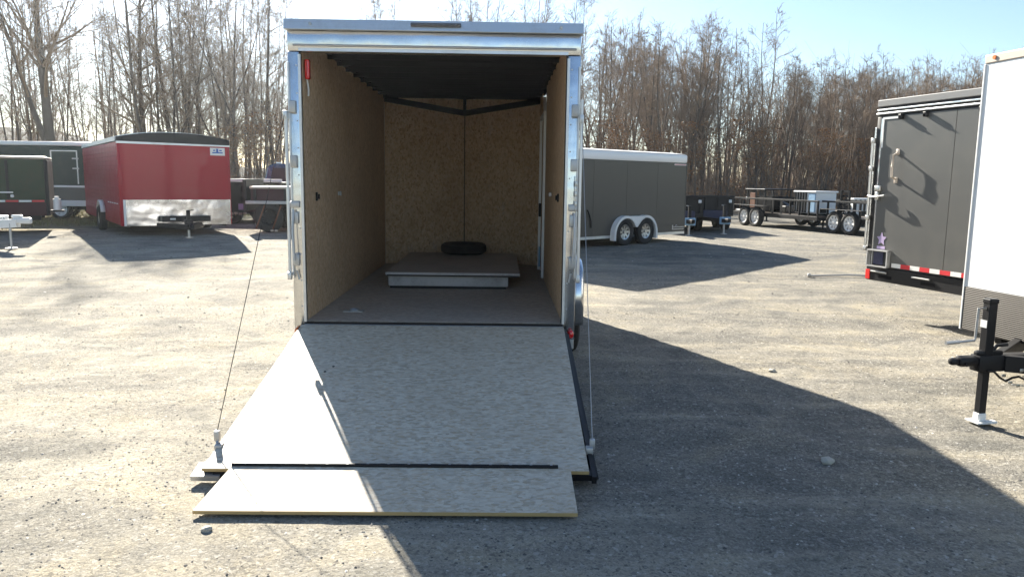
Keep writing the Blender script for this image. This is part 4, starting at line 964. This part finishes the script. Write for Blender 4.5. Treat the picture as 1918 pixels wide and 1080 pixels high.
def cargo():
    # dark machine on the first flatbed
    T = thing('skid_machine', 'dark tracked machine with canopy loaded on the first flatbed', 'machine', (8.42, 26.35, gz(0, 26)+.472), R(-75))
    def p(n, b, m, par=None, **k): return part(n, b, MT[m], par or T, **k)
    b = new(); box(b, (0, 0, .06), (1.5, 1.1, .5), .05); p('body', b, 'blackmat')
    b = new(); box(b, (-.05, -.03, .72), (1.1, 1.1, .76), .02); p('canopy', b, 'black')
    for xx, yy in ((0, 0), (1.0, 0), (0, 1.0), (1.0, 1.0)):
        b = new(); box(b, (xx, yy, .5), (xx+.05, yy+.05, .72)); p('canopy_post', b, 'black')
    b = new(); box(b, (.25, -.02, .12), (.55, -.001, .62), .02); p('side_cover', b, 'rust')
    b = new(); beam(b, (1.5, .3, .3), (2.1, .3, .12), .12, .2); box(b, (2.0, 0, .02), (2.25, 1.0, .25), .04); p('bucket', b, 'black')
    for yy in (-.0, .9):
        b = new(); box(b, (-.05, yy, .0), (1.45, yy+.2, .16), .07); p('track', b, 'rubber')
    b = new(); cbox(b, (-.1, .1, .42), (.08, .08, .1), .02); p('work_lamp', b, 'white')
    # pale box bodies
    for x, y, L, lab in ((9.05, 23.6, 1.0, 'pale blue white ribbed bin with slats at the end of the machinery flatbed'), (12.0, 26.0, 1.2, 'pale slatted bin behind the flatbed with loading ramps')):
        T2 = thing('ribbed_bin', lab, 'bin', (x, y, gz(x, y)+(.472+.061 if x < 11 else .3)), R(-75 if x < 11 else -10), 'pale bins among the flatbeds')
        H = .62 if x < 11 else .6
        b = new(); box(b, (0, 0, 0), (L, .7, H), .02); part('body', b, MT['white'], T2)
        b = new(); box(b, (-.03, -.05, H+.001), (L+.03, .74, H+.05), .01); part('lid', b, MT['whitegloss'], T2)
        for k in range(5):
            b = new(); box(b, (.02+k*(L*.62)/5, -.045, .02), (.07+k*(L*.62)/5, -.001, H), .006); part('slat', b, MT['black'], T2)
        b = new(); box(b, (L*.68, -.03, .04), (L-.02, -.001, H-.03), .01); part('end_panel', b, MT['bluelabel'], T2)
        b = new(); box(b, (.1, .1, -.3 if x > 11 else -.06), (.2, .6, -.001)); box(b, (L-.2, .1, -.3 if x > 11 else -.06), (L-.1, .6, -.001)); part('skid', b, MT['black'], T2)
cargo()
# thin bar lying near the shadow tip of the grey trailer
b = new(); tube(b, [(0, 0, .02), (.7, .05, .035), (1.4, .0, .02)], .014, 6); cbox(b, (0, 0, .03), (.06, .05, .06), .015)
o = part('metal_bar', b, MT['galv'], None, loc=(5.15, 12.6, gz(0, 12.6))); tag(o, 'thin metal bar lying on the gravel beside the charcoal trailer', 'bar')

# ================================================================== trees
class TM:
    def __init__(s): s.V = []; s.F = []; s.n = 0
    def chain(s, P, Rr, k):
        P = np.asarray(P, float); m = len(P)
        d = np.gradient(P, axis=0); d /= np.linalg.norm(d, axis=1)[:, None]+1e-9
        up = np.array([.31, .17, .93]) if abs(d[0][2]) < .8 else np.array([1., .1, 0])
        s1 = np.cross(d, up); s1 /= np.linalg.norm(s1, axis=1)[:, None]+1e-9; s2 = np.cross(s1, d)
        a = np.arange(k)*2*np.pi/k
        V = P[:, None]+np.asarray(Rr)[:, None, None]*(s1[:, None]*np.cos(a)[None, :, None]+s2[:, None]*np.sin(a)[None, :, None])
        s.V.append(V.reshape(-1, 3)); i = np.arange(m-1)[:, None]*k; j = np.arange(k)[None]; j1 = (j+1) % k
        F = np.stack([i+j, i+j1, i+k+j1, i+k+j], -1).reshape(-1, 4)+s.n; s.F.append(F); s.n += m*k
    def mesh(s, name, mat):
        me = rawmesh(name, np.concatenate(s.V), np.concatenate(s.F), None); me.materials.append(mat)
        me.polygons.foreach_set('use_smooth', np.ones(len(me.polygons), bool)); return me
def grow(tm, p, d, L, r, depth, rg, k, step=5, up=.25, maxd=3, nb=(5, 9), tipr=.006):
    P = [p.copy()]; dd = d/np.linalg.norm(d); q = p.copy()
    for i in range(step):
        dd = dd+rg.normal(0, .1+.035*depth, 3)+np.array([0, 0, up*.12]); dd /= np.linalg.norm(dd); q = q+dd*L/step; P.append(q.copy())
    rr = np.linspace(r, max(tipr, r*.25), step+1); tm.chain(P, rr, k)
    if depth >= maxd: return
    n = rg.integers(*nb)
    for j in range(n):
        t = rg.uniform(.22, 1.0)*step; i = min(int(t), step-1); fr = t-i
        b = P[i]*(1-fr)+P[i+1]*fr; ax = P[i+1]-P[i]; ax /= np.linalg.norm(ax)
        v = rg.normal(0, 1, 3); v -= ax*v.dot(ax); v /= np.linalg.norm(v)
        an = rg.uniform(.35, .9); nd = ax*math.cos(an)+v*math.sin(an)
        grow(tm, b, nd, L*rg.uniform(.35, .6), max(tipr, np.interp(t, range(step+1), rr)*.55), depth+1, rg, 3, 3, up, maxd, (3, 6), tipr)
def tree_proto(seed, H, r0, cs, spread, nbr, fork=False, lean=(0, 0), maxd=3, up=.35, leaves=0, tipr=.009, tp=1.25):
    rg = np.random.default_rng(seed)
    def trunk(p, d, H, r, cs, nbr, tmT, tmB):
        n = 12; P = [p.copy()]; q = p.copy(); dd = d.copy()
        for i in range(n):
            dd = dd+rg.normal(0, .035, 3); dd[2] = abs(dd[2]); dd = dd*.97+np.array([0, 0, .03]); dd /= np.linalg.norm(dd); q = q+dd*H/n; P.append(q.copy())
        P = np.array(P); rr = r*(1-np.linspace(0, 1, n+1))**tp+.012; rr[0] *= 1.25; tmT.chain(P, rr, 7)
        for j in range(nbr):
            t = (cs+(1-cs)*rg.random()**.8)*n; i = min(int(t), n-1); fr = t-i; b = P[i]*(1-fr)+P[i+1]*fr
            az = rg.random()*6.283; el = rg.uniform(.35, 1.15); nd = np.array([math.cos(az)*math.cos(el), math.sin(az)*math.cos(el), math.sin(el)])
            h = t/n; Lb = spread*(1.15-h)*rg.uniform(.5, 1.1)+.4
            grow(tmB, b, nd, Lb, max(tipr, np.interp(t, range(n+1), rr)*.5), 1, rg, 4, 4, up, maxd, (4, 7), tipr)
        return P, rr
    T, B = TM(), TM(); d = np.array([lean[0], lean[1], 1.]); d /= np.linalg.norm(d)
    P, rr = trunk(np.array([0., 0., -.15]), d, H, r0, cs, nbr, T, B)
    if fork:
        for j in range(fork):
            i = rg.integers(2, 5); az = rg.random()*6.28; trunk(P[i], np.array([math.cos(az)*.38, math.sin(az)*.38, 1.]), H*.62, rr[i]*.6, .25, nbr//2, T, B)
    tr = T.mesh('trunk', MT['bark']); br = B.mesh('branches', MT['twig']); lf = None
    if leaves:
        V = np.concatenate(B.V); idx = rg.integers(0, len(V), leaves); c = V[idx]+rg.normal(0, .08, (leaves, 3)); lo = c[:, 2] < H*.75; c = c[lo]; n = len(c)
        a = rg.normal(0, 1, (n, 3)); a /= np.linalg.norm(a, axis=1)[:, None]; b_ = rg.normal(0, 1, (n, 3)); b_ /= np.linalg.norm(b_, axis=1)[:, None]; s = rg.uniform(.03, .07, (n, 1))
        Vl = np.stack([c-a*s, c+b_*s*.6, c+a*s, c-b_*s*.6], 1).reshape(-1, 3); F = np.arange(n*4).reshape(-1, 4)
        lf = rawmesh('leaves', Vl, F, None, np.repeat(rg.random(n), 4)); lf.materials.append(MT['leaf'])
    return tr, br, lf
def plant(pr, x, y, s, rz, label, group, z=None, tilt=(0, 0)):
    T = thing('bare_tree', label, 'tree', (x, y, gz(x, y) if z is None else z), rz, group); T.scale = (s*rnd.uniform(.92, 1.08), s*rnd.uniform(.92, 1.08), s); T.rotation_euler = (tilt[0], tilt[1], rz)
    tr, br, lf = pr
    for n, me in (('trunk', tr), ('branches', br), ('leaves', lf)):
        if me:
            o = bpy.data.objects.new(n, me); COL.objects.link(o); o.parent = T
    return T
TALL = [tree_proto(100+i, 13.5, .07+.015*(i % 3), .2, 2.8, 34, tipr=.006, fork=(i % 3 == 2), lean=(rnd.uniform(-.05, .05), 0)) for i in range(6)]
MID = [tree_proto(200+i, 11.5, .075+.015*(i % 3), .22, 2.1, 26, tipr=.006, fork=(1, 2, 3, 0, 2, 1)[i], up=.45, lean=(rnd.uniform(-.06, .06), 0)) for i in range(6)]
LOWT = [tree_proto(300+i, 6.5, .045, .1, 1.5, 16, fork=(i % 2)*2, up=.5, leaves=1100, maxd=2) for i in range(4)]
BIG = tree_proto(401, 14.5, .33, .26, 6.0, 24, tipr=.008, fork=2, lean=(-.05, 0))
CEN = tree_proto(402, 15, .19, .25, 4.5, 46, tipr=.007, up=.1, lean=(.05, 0))
WISP = [tree_proto(500+i, 12.5, .05, .25, 2.2, 26, tipr=.006, lean=(rnd.uniform(-.05, .05), 0), maxd=2) for i in range(3)]
XR = lambda px: (px-959)/1433.4*1.0+.0156      # bearing as X/Y ratio for a photo column, used only to lay the wood out
# left wood
plant(BIG, -21.6, 38, 1.03, 0, 'thick leaning bare tree towering over the green trailer at far left', None)
plant(CEN, -18.6, 40.5, 1.0, 0, 'tall straight bare tree rising behind the left end of the red trailer', None)
GL = 'slender bare trees of the open wood at the left'
cnt = 0
for i in range(92):
    px = rnd.uniform(-60, 545) if i > 8 else rnd.uniform(330, 540); y = rnd.uniform(36, 66)
    pr = rnd.choice(TALL+WISP+WISP[:2]) if px < 420 else rnd.choice(TALL+MID[:2])
    plant(pr, XR(px)*y, y, rnd.uniform(.8, 1.15), rnd.random()*6.28, 'slender tall bare tree standing in the open wood on the left side', GL, tilt=(rnd.uniform(-.03, .03), rnd.uniform(-.04, .04)))
# hidden stretch behind the open trailer
for i in range(16):
    px = rnd.uniform(560, 1080); y = rnd.uniform(38, 60)
    plant(rnd.choice(TALL[:3]), XR(px)*y, y, rnd.uniform(.95, 1.05)*y/50, rnd.random()*6.28, 'bare tree of which twigs show just above the open trailer roof', 'bare trees behind the open trailer')
GR = 'bare trees of the dense brown wood at the right'
for i in range(118):
    px = 1075+830*rnd.random()**.95; y = rnd.uniform(41, 60)
    h = .98 if px < 1420 else .82
    if px < 1230: h = 1.0
    plant(rnd.choice(MID), XR(px)*y, y, h*rnd.uniform(.78, 1.02)*y/48, rnd.random()*6.28, 'bare tree with fine brown twigs standing in the dense wood on the right side', GR, tilt=(rnd.uniform(-.03, .03), rnd.uniform(-.04, .04)))
WIDE = tree_proto(601, 10.2, .13, .15, 3.6, 40, fork=4, tipr=.006, up=.5)
plant(WIDE, XR(1310)*43, 43, 1.0, 1.0, 'broad many stemmed bare tree highest above the right hand wood', None)
GS = 'low brown leaved saplings along the wood edge'
for i in range(84):
    px = rnd.uniform(1070, 1900) if i % 9 else rnd.uniform(400, 560); y = rnd.uniform(37, 46)
    plant(rnd.choice(LOWT), XR(px)*y, y, rnd.uniform(.45, .95), rnd.random()*6.28, 'low bare sapling with a few dry brown leaves at the front edge of the wood', GS)
# deeper wood and brush, far mass
def far_wood():
    tm = TM(); rg = np.random.default_rng(77)
    for i in range(380):
        right = i % 12 != 0
        px = 1060+990*rg.random()**.6 if right else rg.uniform(-80, 560); y = rg.uniform(56, 95) if right else rg.uniform(60, 110)
        x = XR(px)*y; H = rg.uniform(6.5, 10.5)*(y/62)**.7 if right else rg.uniform(10, 17)
        P = [np.array([x, y, .2])]; d = np.array([rg.normal(0, .06), 0, 1.])
        for k in range(5): d = d+rg.normal(0, .05, 3)*np.array([1, 1, 0]); P.append(P[-1]+d*H/5)
        tm.chain(P, np.linspace(rg.uniform(.06, .15), .015, 6), 4)
        for j in range(13 if right else 12):
            t = rg.uniform(.15, .95)*5; k = min(int(t), 4); b = P[k]*(1-(t-k))+P[k+1]*(t-k); az = rg.random()*6.28; el = rg.uniform(.5, 1.2); L = rg.uniform(1, 3)
            nd = np.array([math.cos(az)*math.cos(el), math.sin(az)*math.cos(el), math.sin(el)]); e = b+nd*L; tm.chain([b, b+nd*L*.5+rg.normal(0, .1, 3), e], [.02, .013, .008], 3)
            for q in range(4):
                s0 = b+nd*L*rg.uniform(.3, 1); nd2 = nd+rg.normal(0, .5, 3); tm.chain([s0, s0+nd2*rg.uniform(.4, 1.1)], [.009, .006], 3)
    me = tm.mesh('distant_woods', MT['twig']); tag(inst('distant_woods', me), 'mass of bare trees deeper in the wood', 'wood', kind='stuff')
    # brush: thin stems and dry leaves low down
    n = 15000; px = np.where(rg.random(n) < .8, rg.uniform(1060, 2000, n), rg.uniform(-60, 560, n)); y = rg.uniform(38, 74, n); x = XR(px)*y; h = rg.uniform(.6, 5.5, n)*(.45+.8*rg.random(n)); 
    h = np.where(px < 420, h*.5, np.where(px < 1230, h*.7, h))
    z0 = np.full(n, .2); lx = rg.normal(0, .18, n); w = rg.uniform(.008, .028, n)
    B = np.stack([x, y, z0], -1); Tp = B+np.stack([lx*h, rg.normal(0, .1, n)*h, h], -1); o1 = np.stack([w, 0*w, 0*w], -1); o2 = np.stack([-w*.5, w*.87, 0*w], -1); o3 = np.stack([-w*.5, -w*.87, 0*w], -1)
    V = np.stack([B+o1, B+o2, B+o3, Tp], 1).reshape(-1, 3); F = (np.array([(0, 1, 3), (1, 2, 3), (2, 0, 3)])[None]+np.arange(n)[:, None, None]*4).reshape(-1, 3)
    me = rawmesh('brush_stems', V, F, None); me.materials.append(MT['twig']); tag(inst('brush_stems', me), 'thin stems of undergrowth under the trees', 'brush', kind='stuff')
    n = 44000; px = np.where(rg.random(n) < .82, rg.uniform(1060, 2000, n), rg.uniform(-60, 560, n)); y = rg.uniform(37, 74, n); x = XR(px)*y
    z = .2+np.abs(rg.normal(0, .85, n))*np.where(px < 420, .4, np.where(px < 600, .6, .8))*(.35+.9*np.clip(vnoise(x, y, .35, 21)+.5, 0, 1)); c = np.stack([x, y, z], -1)
    a = rg.normal(0, 1, (n, 3)); a /= np.linalg.norm(a, axis=1)[:, None]; b_ = rg.normal(0, 1, (n, 3)); b_ /= np.linalg.norm(b_, axis=1)[:, None]; s = rg.uniform(.04, .1, (n, 1))
    V = np.stack([c-a*s, c+b_*s*.6, c+a*s, c-b_*s*.6], 1).reshape(-1, 3); me = rawmesh('brush_leaves', V, np.arange(n*4).reshape(-1, 4), None, np.repeat(np.clip(rg.normal(.5, .25, n), 0, 1), 4)); me.materials.append(MT['leaf'])
    tag(inst('brush_leaves', me), 'dry brown leaves on the undergrowth', 'brush', kind='stuff')
far_wood()
# wooded hill behind the left wood
def hill(name, xs, y0, y1, hf, mat, kindlab):
    n, m = 60, 8; b = new(); rg = np.random.default_rng(5); rows = []
    for j in range(m+1):
        t = j/m; rows.append([b.verts.new((xs[0]+(xs[1]-xs[0])*i/n, y0+(y1-y0)*t, -.5+hf(i/n)*math.sin(t*math.pi/2)*(1+.1*rg.normal()))) for i in range(n+1)])
    for P, Q in zip(rows, rows[1:]):
        for i in range(n): b.faces.new((P[i], P[i+1], Q[i+1], Q[i]))
    o = part(name, b, mat, smooth=True); return tag(o, kindlab, kind='structure')
def hmat():
    g = G('wooded_slope'); n = g.noise(.35, 8, .75); g.set(col=g.mix(n, (.035, .045, .02), (.13, .085, .06)), rough=1, spec=.1); g.bump(n, 1, 1.5); return g.m
hill('hill', (-230, -20), 120, 190, lambda t: 14*(1-t)**.35*sm((1-t)*2.2)+1, hmat(), 'low dark wooded hill behind the left wood')
# dry grass at the yard edge on the left
def grass():
    rg = np.random.default_rng(9); n = 26000; x = rg.uniform(-19, -7.5, n); y = rg.uniform(17.5, 33, n); k = (vnoise(x, y, .5, 31)+.25*rg.normal(0, 1, n)) > -.05; k &= (-x+y*.75) > 27
    x, y = x[k], y[k]; n = len(x); h = rg.uniform(.04, .16, n); B = np.stack([x, y, gz_v(y)], -1); a = rg.random(n)*6.28; w = np.stack([np.cos(a), np.sin(a), 0*a], -1)*.012
    Tp = B+np.stack([rg.normal(0, .4, n)*h, rg.normal(0, .4, n)*h, h], -1); V = np.stack([B-w, B+w, Tp], 1).reshape(-1, 3)
    me = rawmesh('dry_grass', V, np.arange(n*3).reshape(-1, 3), None, np.repeat(rg.random(n), 3)); me.materials.append(MT['grass']); tag(inst('dry_grass', me), 'short dry grass at the edge of the yard', 'grass', kind='stuff')
def gz_v(y): t = np.clip((y-9)/9., 0, 1); return .2*t*t*(3-2*t)
grass()

# thin scattering volume added to imitate a lens glare veil
def glare_haze():
    b = new(); box(b, (-240, -30, -1.5), (150, 205, 30))
    m = bpy.data.materials.new('veil'); m.use_nodes = True; t = m.node_tree; t.nodes.clear()
    v = t.nodes.new('ShaderNodeVolumePrincipled'); v.inputs['Color'].default_value = (.86, .93, 1, 1); v.inputs['Density'].default_value = .0004; v.inputs['Anisotropy'].default_value = .7
    o_ = t.nodes.new('ShaderNodeOutputMaterial'); t.links.new(v.outputs[0], o_.inputs['Volume'])
    tag(part('glare_haze', b, m), kind='stuff')
glare_haze()
